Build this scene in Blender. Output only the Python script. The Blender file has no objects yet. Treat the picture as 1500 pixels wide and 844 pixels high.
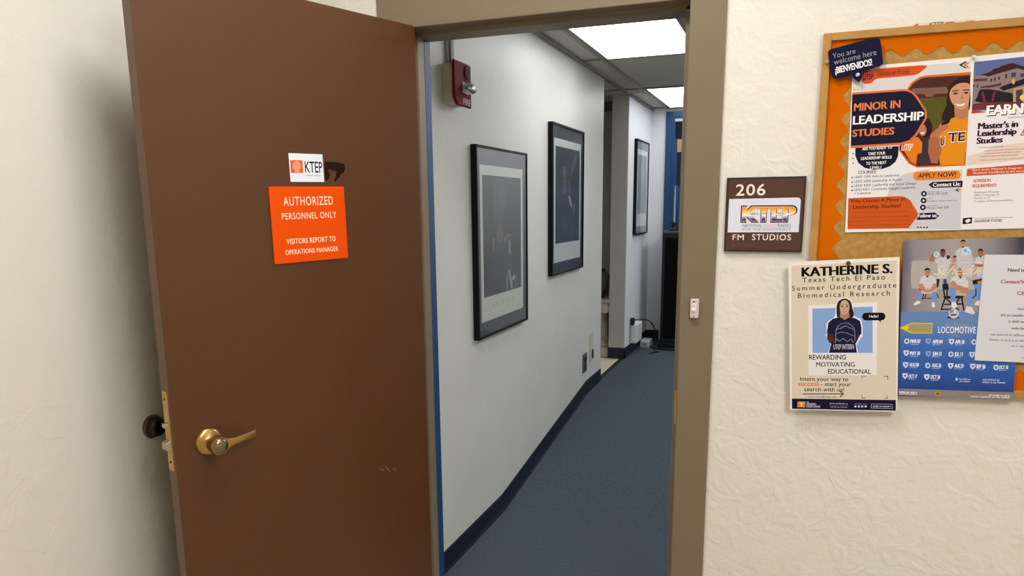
import bpy, bmesh, math, random
from mathutils import Vector, Matrix
random.seed(7)
PI = math.pi
S = bpy.context.scene
COL = S.collection

# ------------------------------------------------------------------ camera
FPX, PPX, PPY = 1082.0, 750.0, 510.0            # focal length and principal point in a 1500x844 frame
PITCH, ROLL, YAW = math.radians(10.89), math.radians(-0.50), math.radians(20.65)
EYE = Vector((0, 0, 1.6))
_r = Vector((math.cos(YAW), math.sin(YAW), 0)); _f = Vector((-math.sin(YAW), math.cos(YAW), 0)); _d = Vector((0, 0, -1))
_d2 = math.cos(PITCH)*_d - math.sin(PITCH)*_f; _f2 = math.sin(PITCH)*_d + math.cos(PITCH)*_f
CR = math.cos(ROLL)*_r - math.sin(ROLL)*_d2; CD = math.sin(ROLL)*_r + math.cos(ROLL)*_d2; CF = _f2
cam = bpy.data.cameras.new('camera'); camo = bpy.data.objects.new('camera', cam); COL.objects.link(camo)
cam.sensor_fit = 'HORIZONTAL'; cam.sensor_width = 36.0; cam.lens = FPX/1500*36.0
cam.shift_x = 0.0; cam.shift_y = (PPY-422)/1500.0
cam.clip_start = 0.05
camo.matrix_world = Matrix(((CR.x, -CD.x, -CF.x, EYE.x), (CR.y, -CD.y, -CF.y, EYE.y), (CR.z, -CD.z, -CF.z, EYE.z), (0, 0, 0, 1)))
S.camera = camo
def ray(u, v): return CR*((u-PPX)/FPX) + CD*((v-PPY)/FPX) + CF

# ------------------------------------------------------------------ world, exposure, lamp strengths
S.view_settings.view_transform = 'Standard'; S.view_settings.look = 'None'
S.view_settings.exposure = 0.0; S.view_settings.gamma = 1.0; S.view_settings.use_curve_mapping = False
W = bpy.data.worlds.new('world'); S.world = W; W.use_nodes = True
W.node_tree.nodes['Background'].inputs[0].default_value = (0.9, 0.93, 1, 1)
W.node_tree.nodes['Background'].inputs[1].default_value = 0.02
HALL_LAMP = 28.0          # warm ceiling lamps of the hall
HALL_COL = (0.985, 0.985, 0.985)
HALL_RIGHT = 6.0
HALL_FILL = 33.0
CORR_LAMP = 4.4          # cool ceiling lamps of the corridor
CORR_FILL = 10.0
CORR_COL = (0.985, 0.995, 0.985)
GAIN = 0.96               # display colour -> base colour for printed sheets
D = 2.36                 # front wall plane
XL = -1.80               # hall left wall
XW = -1.365              # corridor left wall
CZ = 2.517               # corridor ceiling
RZ = 0.232               # upper floor level

# ------------------------------------------------------------------ materials
def lin(h):
    h = h.lstrip('#'); o = []
    for i in (0, 2, 4):
        c = int(h[i:i+2], 16)/255; o.append(c/12.92 if c <= 0.04045 else ((c+0.055)/1.055)**2.4)
    return o
MATS = {}
def mat(h, rough=0.5, metal=0.0, spec=0.5, gain=1.0):
    k = (h, rough, metal, spec, gain)
    if k in MATS: return MATS[k]
    m = bpy.data.materials.new('paint_'+h.strip('#')); m.use_nodes = True
    b = m.node_tree.nodes['Principled BSDF']; c = [min(x*gain, 0.93) for x in lin(h)]
    b.inputs['Base Color'].default_value = (*c, 1); b.inputs['Roughness'].default_value = rough
    b.inputs['Metallic'].default_value = metal; b.inputs['Specular IOR Level'].default_value = spec
    MATS[k] = m; return m
def ink(h): return mat(h, 0.5, 0, 0.1, GAIN)
def nodes(name):
    m = bpy.data.materials.new(name); m.use_nodes = True
    return m, m.node_tree.nodes, m.node_tree.links, m.node_tree.nodes['Principled BSDF']
def bumped(name, h, rough, layers, dist=0.01, spec=0.4, vary=0.0, vscale=3.0, dark=None, metal=0.0):
    """layers: list of (scale, weight, kind); procedural relief over one base colour"""
    m, N, L, b = nodes(name)
    tc = N.new('ShaderNodeTexCoord'); b.inputs['Roughness'].default_value = rough
    b.inputs['Specular IOR Level'].default_value = spec; b.inputs['Metallic'].default_value = metal
    acc = None
    for sc, w, kind in layers:
        if kind == 'noise':
            t = N.new('ShaderNodeTexNoise'); t.inputs['Scale'].default_value = sc; t.inputs['Detail'].default_value = 5; out = t.outputs['Fac']
        elif kind == 'trowel':
            t0 = N.new('ShaderNodeTexNoise'); t0.inputs['Scale'].default_value = sc; t0.inputs['Detail'].default_value = 6; t0.inputs['Distortion'].default_value = 1.4
            r = N.new('ShaderNodeValToRGB'); r.color_ramp.elements[0].position = 0.46; r.color_ramp.elements[1].position = 0.60
            L.new(t0.outputs['Fac'], r.inputs['Fac']); out = r.outputs['Color']; t = t0
        else:
            t = N.new('ShaderNodeTexVoronoi'); t.inputs['Scale'].default_value = sc; out = t.outputs['Distance']
        L.new(tc.outputs['Object'], t.inputs['Vector'])
        mu = N.new('ShaderNodeMath'); mu.operation = 'MULTIPLY'; mu.inputs[1].default_value = w; L.new(out, mu.inputs[0])
        if acc is None: acc = mu.outputs[0]
        else:
            ad = N.new('ShaderNodeMath'); L.new(acc, ad.inputs[0]); L.new(mu.outputs[0], ad.inputs[1]); acc = ad.outputs[0]
    bu = N.new('ShaderNodeBump'); bu.inputs['Strength'].default_value = 1.0; bu.inputs['Distance'].default_value = dist
    L.new(acc, bu.inputs['Height']); L.new(bu.outputs['Normal'], b.inputs['Normal'])
    c = lin(h)
    if vary > 0:
        t = N.new('ShaderNodeTexNoise'); t.inputs['Scale'].default_value = vscale; t.inputs['Detail'].default_value = 6
        L.new(tc.outputs['Object'], t.inputs['Vector'])
        r = N.new('ShaderNodeValToRGB'); r.color_ramp.elements[0].position = 0.3; r.color_ramp.elements[1].position = 0.7
        lo = lin(dark) if dark else [x*(1-vary) for x in c]
        r.color_ramp.elements[0].color = (*lo, 1); r.color_ramp.elements[1].color = (*c, 1)
        L.new(t.outputs['Fac'], r.inputs['Fac']); L.new(r.outputs['Color'], b.inputs['Base Color'])
    else: b.inputs['Base Color'].default_value = (*c, 1)
    return m
def gradient_mat(name, stops, y0, y1, axis='Y', rough=0.45, noise=0.0):
    """printed colour blend along a sheet's own axis, object coordinates"""
    m, N, L, b = nodes(name); tc = N.new('ShaderNodeTexCoord'); sx = N.new('ShaderNodeSeparateXYZ'); L.new(tc.outputs['Object'], sx.inputs[0])
    mr = N.new('ShaderNodeMapRange'); mr.inputs['From Min'].default_value = y0; mr.inputs['From Max'].default_value = y1
    src = sx.outputs[axis]
    if noise:
        t = N.new('ShaderNodeTexNoise'); t.inputs['Scale'].default_value = 9; t.inputs['Detail'].default_value = 3; L.new(tc.outputs['Object'], t.inputs['Vector'])
        mu = N.new('ShaderNodeMath'); mu.operation = 'MULTIPLY_ADD'; mu.inputs[1].default_value = noise; L.new(t.outputs['Fac'], mu.inputs[0]); L.new(src, mu.inputs[2]); src = mu.outputs[0]
    L.new(src, mr.inputs['Value']); r = N.new('ShaderNodeValToRGB'); L.new(mr.outputs[0], r.inputs['Fac'])
    e = r.color_ramp.elements
    while len(e) < len(stops): e.new(0.5)
    for i, (p, h) in enumerate(stops): e[i].position = p; e[i].color = (*[min(x*GAIN, .93) for x in lin(h)], 1)
    L.new(r.outputs['Color'], b.inputs['Base Color']); b.inputs['Roughness'].default_value = rough; b.inputs['Specular IOR Level'].default_value = 0.3
    return m
def emitter(name, col, s):
    m, N, L, b = nodes(name); b.inputs['Base Color'].default_value = (0.8, 0.8, 0.8, 1)
    b.inputs['Emission Color'].default_value = (*col, 1); b.inputs['Emission Strength'].default_value = s; return m

M_PLASTER = bumped('hall_plaster', '#dfdacd', 0.62, [(11, 0.20, 'trowel'), (70, 0.2, 'noise'), (26, 0.38, 'noise')], 0.0048, 0.3)
M_CORRWALL = bumped('corridor_plaster', '#d9d9d4', 0.42, [(60, 0.3, 'noise'), (14, 0.15, 'trowel')], 0.0022, 0.5, 0.07, 2.2)
M_WHITEWALL = bumped('white_paint', '#dcdde2', 0.5, [(40, 0.3, 'noise')], 0.002, 0.4)
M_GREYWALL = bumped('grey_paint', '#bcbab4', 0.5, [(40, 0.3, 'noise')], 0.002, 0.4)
M_FRAME = bumped('taupe_enamel', '#7b6c56', 0.38, [(14, 0.3, 'noise')], 0.0015, 0.5, 0.04, 5)
M_BLUE = bumped('blue_enamel', '#0f3f6c', 0.38, [(30, 0.2, 'noise')], 0.001, 0.5)
M_DOOR = bumped('brown_enamel', '#543114', 0.40, [(3.5, 0.4, 'noise'), (60, .12, 'noise')], 0.0016, 0.5, 0.05, 2)
M_DOOREDGE = mat('#6a5038', 0.45)
M_CARPET = bumped('blue_grey_carpet', '#59646e', 0.95, [(420, 1.0, 'noise'), (160, 0.5, 'noise')], 0.004, 0.1, 0.35, 130, '#424b55')
M_TILE = bumped('beige_tile', '#e2dac4', 0.3, [(20, 0.1, 'noise')], 0.001, 0.5)
M_BASE = mat('#0a1528', 0.42)
M_CEIL = bumped('ceiling_board', '#c6c2ba', 0.9, [(90, 0.4, 'noise')], 0.002, 0.1, 0.06, 40)
M_CORK = bumped('cork', '#b98f50', 0.9, [(150, 0.5, 'noise')], 0.002, 0.1, 0.2, 70, '#a07a3e')
M_OAK = bumped('oak', '#b88a48', 0.55, [(60, 0.2, 'noise')], 0.001, 0.3, 0.16, 14, '#a87838')
M_BRASS = bumped('brass', '#c9a464', 0.30, [(90, 0.1, 'noise')], 0.0005, 0.5, 0.15, 30, None, 1.0)
M_SATIN = mat('#c2b79a', 0.32, 1.0)
M_BLACK = mat('#0b0b0d', 0.4)
M_CREAM = mat('#d6d0be', 0.5)
M_WHITE = mat('#e4e2e0', 0.45)
M_PLASTERCAST = bumped('plaster_cast', '#cfc8b4', 0.7, [(50, 0.3, 'noise')], 0.002, 0.3)
def glass_pane(name, tint=(1, 1, 1)):
    m = bpy.data.materials.new(name); m.use_nodes = True; N, L = m.node_tree.nodes, m.node_tree.links
    N.remove(N['Principled BSDF']); o = N['Material Output']
    t = N.new('ShaderNodeBsdfTransparent'); t.inputs[0].default_value = (*tint, 1); g = N.new('ShaderNodeBsdfGlossy'); g.inputs['Roughness'].default_value = 0.06
    f = N.new('ShaderNodeFresnel'); f.inputs['IOR'].default_value = 1.5; mx = N.new('ShaderNodeMixShader')
    ge = N.new('ShaderNodeNewGeometry'); iv = N.new('ShaderNodeMath'); iv.operation = 'SUBTRACT'; iv.inputs[0].default_value = 1; L.new(ge.outputs['Backfacing'], iv.inputs[1])
    fm = N.new('ShaderNodeMath'); fm.operation = 'MULTIPLY'; L.new(f.outputs[0], fm.inputs[0]); L.new(iv.outputs[0], fm.inputs[1])
    L.new(fm.outputs[0], mx.inputs[0]); L.new(t.outputs[0], mx.inputs[1]); L.new(g.outputs[0], mx.inputs[2]); L.new(mx.outputs[0], o.inputs['Surface'])
    return m
M_PANE = glass_pane('picture_glass')
m, N, L, b = nodes('clear_plastic'); b.inputs['Transmission Weight'].default_value = 1.0; b.inputs['Roughness'].default_value = 0.05; b.inputs['IOR'].default_value = 1.45; M_CLEAR = m

# ------------------------------------------------------------------ object helpers
def link(name, me, parent=None):
    o = bpy.data.objects.new(name, me); COL.objects.link(o)
    if parent: o.parent = parent
    return o
def tag(o, label=None, cat=None, group=None, kind=None):
    for k, v in (('label', label), ('category', cat), ('group', group), ('kind', kind)):
        if v: o[k] = v
    return o
def empty(name, label, cat, mw=None, group=None, kind=None):
    o = bpy.data.objects.new(name, None); COL.objects.link(o); o.empty_display_size = 0.05
    if mw is not None: o.matrix_world = mw
    return tag(o, label, cat, group, kind)
def frame(org, ex, ez):
    ex, ez = Vector(ex).normalized(), Vector(ez).normalized(); n = ex.cross(ez)
    return Matrix(((ex.x, ez.x, n.x, org[0]), (ex.y, ez.y, n.y, org[1]), (ex.z, ez.z, n.z, org[2]), (0, 0, 0, 1)))
def at(x, y, z): return Matrix.Translation((x, y, z))
class B:
    """collects shapes into ONE mesh"""
    def __init__(s): s.bm = bmesh.new()
    def box(s, a, b):
        (x0, y0, z0), (x1, y1, z1) = a, b
        v = [s.bm.verts.new(p) for p in ((x0,y0,z0),(x1,y0,z0),(x1,y1,z0),(x0,y1,z0),(x0,y0,z1),(x1,y0,z1),(x1,y1,z1),(x0,y1,z1))]
        for f in ((0,3,2,1),(4,5,6,7),(0,1,5,4),(1,2,6,5),(2,3,7,6),(3,0,4,7)): s.bm.faces.new([v[i] for i in f])
        return s
    def prism(s, poly, axis, c0, c1):
        """poly: 2-D outline; axis: 'x','y','z' extrusion axis from c0 to c1"""
        def P(a, b, c): return {'x': (c, a, b), 'y': (a, c, b), 'z': (a, b, c)}[axis]
        lo = [s.bm.verts.new(P(a, b, c0)) for a, b in poly]; hi = [s.bm.verts.new(P(a, b, c1)) for a, b in poly]
        s.bm.faces.new(lo); s.bm.faces.new(hi[::-1]); n = len(poly)
        for i in range(n): s.bm.faces.new((lo[i], hi[i], hi[(i+1) % n], lo[(i+1) % n]))
        return s
    def lathe(s, prof, seg=32, mw=None, sx=1, flute=0):
        """prof: (radius, height) along local z"""
        mw = mw or Matrix.Identity(4); rings = []
        for r, z in prof:
            ring = []
            for k in range(seg):
                a = 2*PI*k/seg; rr = r*(1-(flute if k % 2 else 0))
                ring.append(s.bm.verts.new(mw @ Vector((rr*math.cos(a)*sx, rr*math.sin(a), z))))
            rings.append(ring)
        for i in range(len(rings)-1):
            for k in range(seg): s.bm.faces.new((rings[i][k], rings[i][(k+1) % seg], rings[i+1][(k+1) % seg], rings[i+1][k]))
        s.bm.faces.new(rings[0][::-1]); s.bm.faces.new(rings[-1]); return s
    def loft(s, rings):
        R = [[s.bm.verts.new(p) for p in r] for r in rings]; n = len(R[0])
        for i in range(len(R)-1):
            for k in range(n): s.bm.faces.new((R[i][k], R[i][(k+1) % n], R[i+1][(k+1) % n], R[i+1][k]))
        s.bm.faces.new(R[0][::-1]); s.bm.faces.new(R[-1]); return s
    def tube(s, pts, r, seg=10):
        pts = [Vector(p) for p in pts]; rings = []
        for i, p in enumerate(pts):
            t = (pts[min(i+1, len(pts)-1)]-pts[max(i-1, 0)]).normalized()
            up = Vector((0, 0, 1)) if abs(t.z) < 0.9 else Vector((1, 0, 0)); a = t.cross(up).normalized(); b2 = t.cross(a)
            rings.append([p + a*r*math.cos(2*PI*k/seg) + b2*r*math.sin(2*PI*k/seg) for k in range(seg)])
        return s.loft(rings)
    def build(s, name, m, parent=None, bevel=0.0, smooth=False, seg=2):
        bmesh.ops.recalc_face_normals(s.bm, faces=s.bm.faces)
        me = bpy.data.meshes.new(name); s.bm.to_mesh(me); s.bm.free(); me.materials.append(m)
        if smooth:
            for p in me.polygons: p.use_smooth = True
            me.set_sharp_from_angle(angle=math.radians(40))
        o = link(name, me, parent)
        if bevel:
            md = o.modifiers.new('bevel', 'BEVEL'); md.width = bevel; md.segments = seg; md.limit_method = 'ANGLE'; md.angle_limit = math.radians(40)
        return o
def smooth_path(pts, n=8):
    P = [Vector(p) for p in pts]; P = [P[0]*2-P[1]] + P + [P[-1]*2-P[-2]]; out = []
    for i in range(1, len(P)-2):
        for k in range(n):
            t = k/n; a, b, c, d = P[i-1], P[i], P[i+1], P[i+2]
            out.append(0.5*((2*b)+(c-a)*t+(2*a-5*b+4*c-d)*t*t+(3*b-a-3*c+d)*t**3))
    out.append(P[-2]); return out

# ------------------------------------------------------------------ lettering
_tc = {}
def text_geo(s, bold=0.0, space=1.0, shear=0.0):
    k = (s, bold, space, shear)
    if k in _tc: return _tc[k]
    cu = bpy.data.curves.new('t', 'FONT'); cu.body = s; cu.size = 1; cu.offset = bold; cu.space_character = space; cu.shear = shear; cu.resolution_u = 3
    o = bpy.data.objects.new('t', cu); COL.objects.link(o); bpy.context.view_layer.update()
    me = bpy.data.meshes.new_from_object(o.evaluated_get(bpy.context.evaluated_depsgraph_get()))
    vs = [v.co.copy() for v in me.vertices]; fs = [tuple(p.vertices) for p in me.polygons]
    bpy.data.objects.remove(o); bpy.data.curves.remove(cu); bpy.data.meshes.remove(me)
    _tc[k] = (vs, fs); return _tc[k]
CAP = max(v.y for v in text_geo('H')[0])
XH = max(v.y for v in text_geo('x')[0])

class Crop:
    """pixel window of the photograph measured at its own magnification"""
    def __init__(s, x, y, k): s.x, s.y, s.k = x, y, k
    def __call__(s, p): return (s.x+p[0]*s.k, s.y+p[1]*s.k)
PX = Crop(0, 0, 1)
class Sheet:
    """a flat thing on a plane: local x right, y up, z towards the viewer"""
    def __init__(s, name, label, cat, org, ex, ez, corners=None, tilt=None, group=None):
        s.org, s.ex, s.ez = Vector(org), Vector(ex).normalized(), Vector(ez).normalized(); s.n = s.ex.cross(s.ez)
        q = [s.plane(p) for p in corners]; s.w = s.h = 0; c = sum((Vector(v) for v in q), Vector((0, 0)))/len(q)
        th = 0
        if tilt is not None:
            a, b = s.plane(tilt[0]), s.plane(tilt[1]); th = math.atan2(b[1]-a[1], b[0]-a[0])
        elif len(q) == 4:
            TL, TR, BR, BL = [Vector(v) for v in q]; t = (TR-TL)+(BR-BL); u = (TL-BL)+(TR-BR)
            th = (math.atan2(t.y, t.x)+math.atan2(-u.x, u.y))/2
        if len(q) == 4:
            TL, TR, BR, BL = [Vector(v) for v in q]
            s.w = ((TR-TL).length+(BR-BL).length)/2; s.h = ((TL-BL).length+(TR-BR).length)/2
        o2 = s.org + s.ex*c.x + s.ez*c.y
        s.ex, s.ez = s.ex*math.cos(th)+s.ez*math.sin(th), s.ez*math.cos(th)-s.ex*math.sin(th); s.org = o2
        s.root = empty(name, label, cat, frame(s.org, s.ex, s.ez), group); s.parts = {}; s.placed = []; s.pic = 'picture'; s.let = 'lettering'
    def plane(s, p):
        r = ray(*p); t = (s.org-EYE).dot(s.n)/r.dot(s.n); q = EYE+r*t-s.org
        return (q.dot(s.ex), q.dot(s.ez))
    def _p(s, part):
        part = part or s.pic; return s.parts.setdefault(part, ([], [], [], []))
    def _z(s, pts, n=1):
        """ink lies on whatever was printed under it"""
        x0, x1 = min(p[0] for p in pts), max(p[0] for p in pts); y0, y1 = min(p[1] for p in pts), max(p[1] for p in pts)
        l = 1+max([q[4] for q in s.placed if q[0] < x1 and q[1] > x0 and q[2] < y1 and q[3] > y0], default=0)
        s.placed.append((x0, x1, y0, y1, l+n-1)); return s.zf+l*0.00004
    def slab(s, part, m, thick, w=None, h=None, bevel=0.0, pts=None, z0=0.0):
        s.zf = z0+thick; b = B()
        if pts: b.prism(pts, 'z', z0, z0+thick)
        else: w = w or s.w; h = h or s.h; b.box((-w/2, -h/2, z0), (w/2, h/2, z0+thick))
        return b.build(part, m, s.root, bevel)
    def raw(s, part, pts, m):
        V, F, MI, MM = s._p(part); z = s._z(pts)
        if m not in MM: MM.append(m)
        i = len(V); V += [(x, y, z) for x, y in pts]
        ar = sum(pts[k][0]*pts[(k+1) % len(pts)][1]-pts[(k+1) % len(pts)][0]*pts[k][1] for k in range(len(pts)))
        ix = list(range(i, i+len(pts))); F.append(ix if ar > 0 else ix[::-1]); MI.append(MM.index(m))
    def poly(s, c, pts, m, part=None): s.raw(part, [s.plane(c(p)) for p in pts], ink(m) if isinstance(m, str) else m)
    def curve(s, c, pts, m, part=None, n=6):
        P = smooth_path([(x, y, 0) for x, y in pts]+[(pts[0][0], pts[0][1], 0)], n)[:-1]; s.poly(c, [(p.x, p.y) for p in P], m, part)
    def oval(s, c, ctr, rx, ry, m, part=None, seg=24):
        s.poly(c, [(ctr[0]+rx*math.cos(2*PI*k/seg), ctr[1]+ry*math.sin(2*PI*k/seg)) for k in range(seg)], m, part)
    def pill(s, c, a, b, r, m, part=None):
        pts = [(b[0]+r*math.sin(PI*k/10), b[1]-r*math.cos(PI*k/10)) for k in range(11)]+[(a[0]-r*math.sin(PI*k/10), a[1]+r*math.cos(PI*k/10)) for k in range(11)]
        s.poly(c, pts, m, part)
    def stroke(s, c, pts, w, m, part=None):
        P = [Vector(s.plane(c(p))) for p in pts]; hw = w*c.k*2.4/FPX/2
        for a, b in zip(P, P[1:]):
            d = (b-a); L = d.length
            if L == 0: continue
            d /= L; n = Vector((-d.y, d.x))*hw; d = d*hw*0.6
            s.raw(part, [tuple(a-d+n), tuple(b+d+n), tuple(b+d-n), tuple(a-d-n)][::-1], ink(m) if isinstance(m, str) else m)
    def text(s, c, st, lb, rt, m, bold=0.0, space=1.0, shear=0.0, part=None, x=False, ch=None):
        """lb: left end of the baseline, rt: top right corner; ch: capital height where the box does not give it; bold: stroke gain"""
        off = 0 if 'M' in st else min(bold, .012)
        vs, fs = text_geo(st, off, space, shear); a, b = s.plane(c(lb)), s.plane(c(rt))
        e = max(0, bold-off); n = 0 if e == 0 else max(1, math.ceil(e/.03))
        x0, x1 = min(v.x for v in vs)-e, max(v.x for v in vs)+e; sx = (b[0]-a[0])/(x1-x0)
        hh = ch*c.k*s.dist(c(lb))/FPX if ch else b[1]-a[1]; sy = hh/(XH if x else CAP)
        V, F, MI, MM = s._p(part or s.let); m = ink(m) if isinstance(m, str) else m
        if m not in MM: MM.append(m)
        z = s._z([(a[0], a[1]-hh*.25), (b[0], a[1]+hh)], 2*n+1)
        for q, k in enumerate(range(-n, n+1)):
            dx = e*k/max(n, 1); i = len(V); V += [(a[0]+(v.x+dx-x0)*sx, a[1]+v.y*sy, z+q*.00004) for v in vs]
            for f in fs: F.append([i+j for j in f]); MI.append(MM.index(m))
    def dist(s, p):
        r = ray(*p); return (s.org-EYE).dot(s.n)/r.dot(s.n)
    def words(s, c, lb, rt, m, part=None, n=None):
        """a line too small to read: word-length dashes"""
        a, b = s.plane(c(lb)), s.plane(c(rt)); rnd = random.Random(int(lb[0]*7+lb[1]*13)); x = a[0]; h = min(max(abs(b[1]-a[1]), .0030), .0075)*.6
        z = s._z([(a[0], a[1]), (b[0], a[1]+h)]); V, F, MI, MM = s._p(part or s.let); m = ink(m)
        if m not in MM: MM.append(m)
        while x < b[0]:
            for k in range(rnd.randint(2, 8)):
                w = h*rnd.uniform(.35, .6); up = h*(1.45 if rnd.random() < .2 else 1)
                if x+w > b[0]: return
                i = len(V); V += [(x, a[1], z), (x+w, a[1], z), (x+w, a[1]+up, z), (x, a[1]+up, z)]; F.append([i, i+1, i+2, i+3]); MI.append(MM.index(m)); x += w+h*.24
            x += h*.5
    def done(s):
        for part, (V, F, MI, MM) in s.parts.items():
            me = bpy.data.meshes.new(part); me.from_pydata(V, [], F)
            for m in MM: me.materials.append(m)
            me.polygons.foreach_set('material_index', MI); me.update(); link(part, me, s.root)
        return s.root
EX, EZ = (1, 0, 0), (0, 0, 1)
def wall_sheet(name, label, cat, off, corners, **k): return Sheet(name, label, cat, (0, D-off, 0), EX, EZ, corners, **k)

# ================================================================== SETTING
def struct(name, label, cat, b, m, **k): return tag(b.build(name, m, None, **k), label, cat, None, 'structure')
OX0, OX1, OZ = -1.263, -0.319, 2.190            # rough edges of the door frame's face
# hall front wall with door opening
b = B(); b.box((XL-.1, D, 0), (OX0-.03, D+.14, 3.1)); b.box((OX1+.03, D, 0), (3.2, D+.14, 3.1)); b.box((OX0-.03, D, OZ+.03), (OX1+.03, D+.14, 3.1))
struct('wall_front', 'cream textured plaster wall around the open doorway', 'wall', b, M_PLASTER)
struct('wall_left', 'cream textured plaster wall behind the open brown door', 'wall', B().box((XL-.12, -2.4, 0), (XL, D, 3.1)), M_PLASTER)
struct('wall_right', 'cream plaster wall at the right end of the hall', 'wall', B().box((3.2, -2.4, 0), (3.32, D, 3.1)), M_PLASTER)
struct('wall_back', 'cream plaster wall across the hall from the doorway', 'wall', B().box((XL-.12, -2.52, 0), (3.32, -2.4, 3.1)), M_PLASTER)
struct('floor_hall', 'brown tiled floor of the hall', 'floor', B().box((XL-.12, -2.52, -.05), (3.32, D+.145, 0)), mat('#a89c8c', .4))
struct('ceiling_hall', 'off white ceiling of the hall', 'ceiling', B().box((XL-.12, -2.52, 3.1), (3.32, D+.14, 3.2)), mat('#e2dccc', .9))

# corridor floor with ramp
prof = [(D+.145, 0), (3.46, 0), (5.18, RZ), (7.55, RZ), (7.55, -.08), (D+.145, -.08)]
struct('floor_corridor', 'blue grey carpet climbing a short ramp along the corridor', 'floor', B().prism(prof, 'x', XW, 1.3), M_CARPET)
struct('floor_alcove', 'pale beige tiled floor of the side alcove', 'floor', B().box((-3.2, 5.6, RZ-.1), (XW-.035, 7.2, RZ-.002)), M_TILE)
struct('trim_1', 'dark rubber strip where the carpet meets the alcove tiles', 'trim', B().box((XW-.035, 5.6, RZ-.1), (XW, 6.48, RZ+.003)), mat('#1a1c20', .5))
# corridor walls
struct('wall_corridor_left', 'white plaster corridor wall hung with framed pictures', 'wall', B().box((XW-.12, D+.14, -.08), (XW, 5.6, 2.6)), M_CORRWALL)
struct('wall_corridor_right', 'white corridor wall hidden behind the right door jamb', 'wall', B().box((1.3, D+.14, -.08), (1.42, 7.67, 2.6)), M_CORRWALL)
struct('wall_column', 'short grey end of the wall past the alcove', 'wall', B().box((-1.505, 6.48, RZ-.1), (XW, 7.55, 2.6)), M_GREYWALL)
struct('wall_column_side', 'white wall with a framed picture at the corridor end', 'wall', B().box((XW, 6.482, RZ-.1), (XW+.006, 7.55, 2.6)), M_WHITEWALL)
struct('wall_end', 'white wall around the blue door at the corridor end', 'wall', B().box((-1.6, 7.55, -.08), (1.42, 7.67, 2.6)), M_WHITEWALL)
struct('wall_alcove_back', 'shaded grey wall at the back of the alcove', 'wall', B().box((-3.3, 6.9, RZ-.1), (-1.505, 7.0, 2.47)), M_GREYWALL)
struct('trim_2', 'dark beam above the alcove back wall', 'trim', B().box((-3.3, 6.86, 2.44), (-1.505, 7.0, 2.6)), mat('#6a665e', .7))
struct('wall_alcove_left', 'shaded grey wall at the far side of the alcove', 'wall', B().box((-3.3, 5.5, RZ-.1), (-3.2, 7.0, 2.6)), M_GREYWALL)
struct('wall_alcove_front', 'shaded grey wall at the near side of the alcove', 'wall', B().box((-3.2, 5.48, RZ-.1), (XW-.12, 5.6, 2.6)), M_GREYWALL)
# corridor ceiling with metal grid
ceil = empty('ceiling_corridor', 'grey suspended ceiling of boards in a metal grid', 'ceiling', at(-.6, 5, CZ), None, 'structure')
b = B(); b.box((-2.7, -2.5, .006), (2.02, 2.6, .04)); b.build('ceiling_board', M_CEIL, ceil)
M_TBAR = mat('#8f8b84', .5)
def bar(x0, y0, x1, y1, drop=.006):
    B().box((x0+.6, y0-5, -drop), (x1+.6, y1-5, .008)).build('grid_bar', M_TBAR, ceil)
for x in (-1.2, -.575, .03, .62): bar(x-.012, D+.14, x+.012, 7.55)
for y in (3.64, 4.89, 6.20, 7.46): bar(XW, y-.012, 1.3, y+.012)
bar(XW, D+.14, XW+.022, 6.2, .004); bar(XW, 6.48, XW+.022, 7.55, .004); bar(XW-.012, 5.6, XW+.012, 6.48, .005); bar(-2.6, 6.19, XW, 6.21)
bar(XW+.022, D+.14, XW+.03, 6.2, .011); bar(XW+.022, 6.48, XW+.03, 7.55, .011)

# baseboards
def base_run(name, label, poly, x0, x1): return struct(name, label, 'baseboard', B().prism(poly, 'x', x0, x1), M_BASE)
bp = [(D+.15, 0), (3.46, 0), (5.18, RZ), (5.604, RZ), (5.604, RZ+.095), (5.16, RZ+.095), (3.45, .095), (D+.15, .095)]
base_run('baseboard_left', 'navy vinyl baseboard following the ramp along the corridor wall', bp, XW, XW+.005)
tb = [(D+.15, 0), (3.46, 0), (5.18, RZ), (5.604, RZ), (5.604, RZ+.006), (5.18, RZ+.006), (3.46, .006), (D+.15, .006)]
base_run('baseboard_toe', 'thin blue toe of the vinyl baseboard lying on the carpet', tb, XW+.005, XW+.013)
b = B(); b.box((-1.512, 6.474, RZ), (XW+.012, 6.482, RZ+.1)); b.box((XW+.006, 6.474, RZ), (XW+.012, 7.55, RZ+.1))
struct('baseboard_column', 'navy vinyl baseboard wrapping the short wall past the alcove', 'baseboard', b, M_BASE)
struct('baseboard_end', 'black vinyl baseboard under the white end wall', 'baseboard', B().box((XW+.01, 7.538, RZ), (-1.23, 7.55, RZ+.1)), mat('#0c0e14', .5))

# door frame of the near doorway
fy = D-.012
fr = empty('trim_3', 'taupe painted steel door frame around the open doorway', 'door frame', at((OX0+OX1)/2, D, 0), None, 'structure')
ox = (OX0+OX1)/2
def jamb(name, xo, xi, xs):
    """xo outer edge, xi opening edge, xs stop edge"""
    p = [(xo, fy), (xi, fy), (xi, D+.05), (xs, D+.05), (xs, D+.100), (xi, D+.100), (xi, D+.100), (xo, D+.100)]
    p = [(a-ox, c-D) for a, c in p if True]; p.pop(6)
    return B().prism(p, 'z', 0, OZ).build(name, M_FRAME, fr, .003)
jamb('left_jamb', OX0-.104, OX0, OX0+.017)
jamb('right_jamb', OX1+.104, OX1, OX1-.02)
p = [(fy-D, OZ+.12), (fy-D, OZ), (.05, OZ), (.05, OZ-.016), (.146, OZ-.016), (.146, OZ+.12)]
B().prism(p, 'x', OX0-.1035-ox, OX1+.1035-ox).build('head', M_FRAME, fr, .003)
lj = B()
p = [(OX0-.06, D+.1), (OX0+.017, D+.1), (OX0+.017, D+.146), (OX0-.06, D+.146)]
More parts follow.
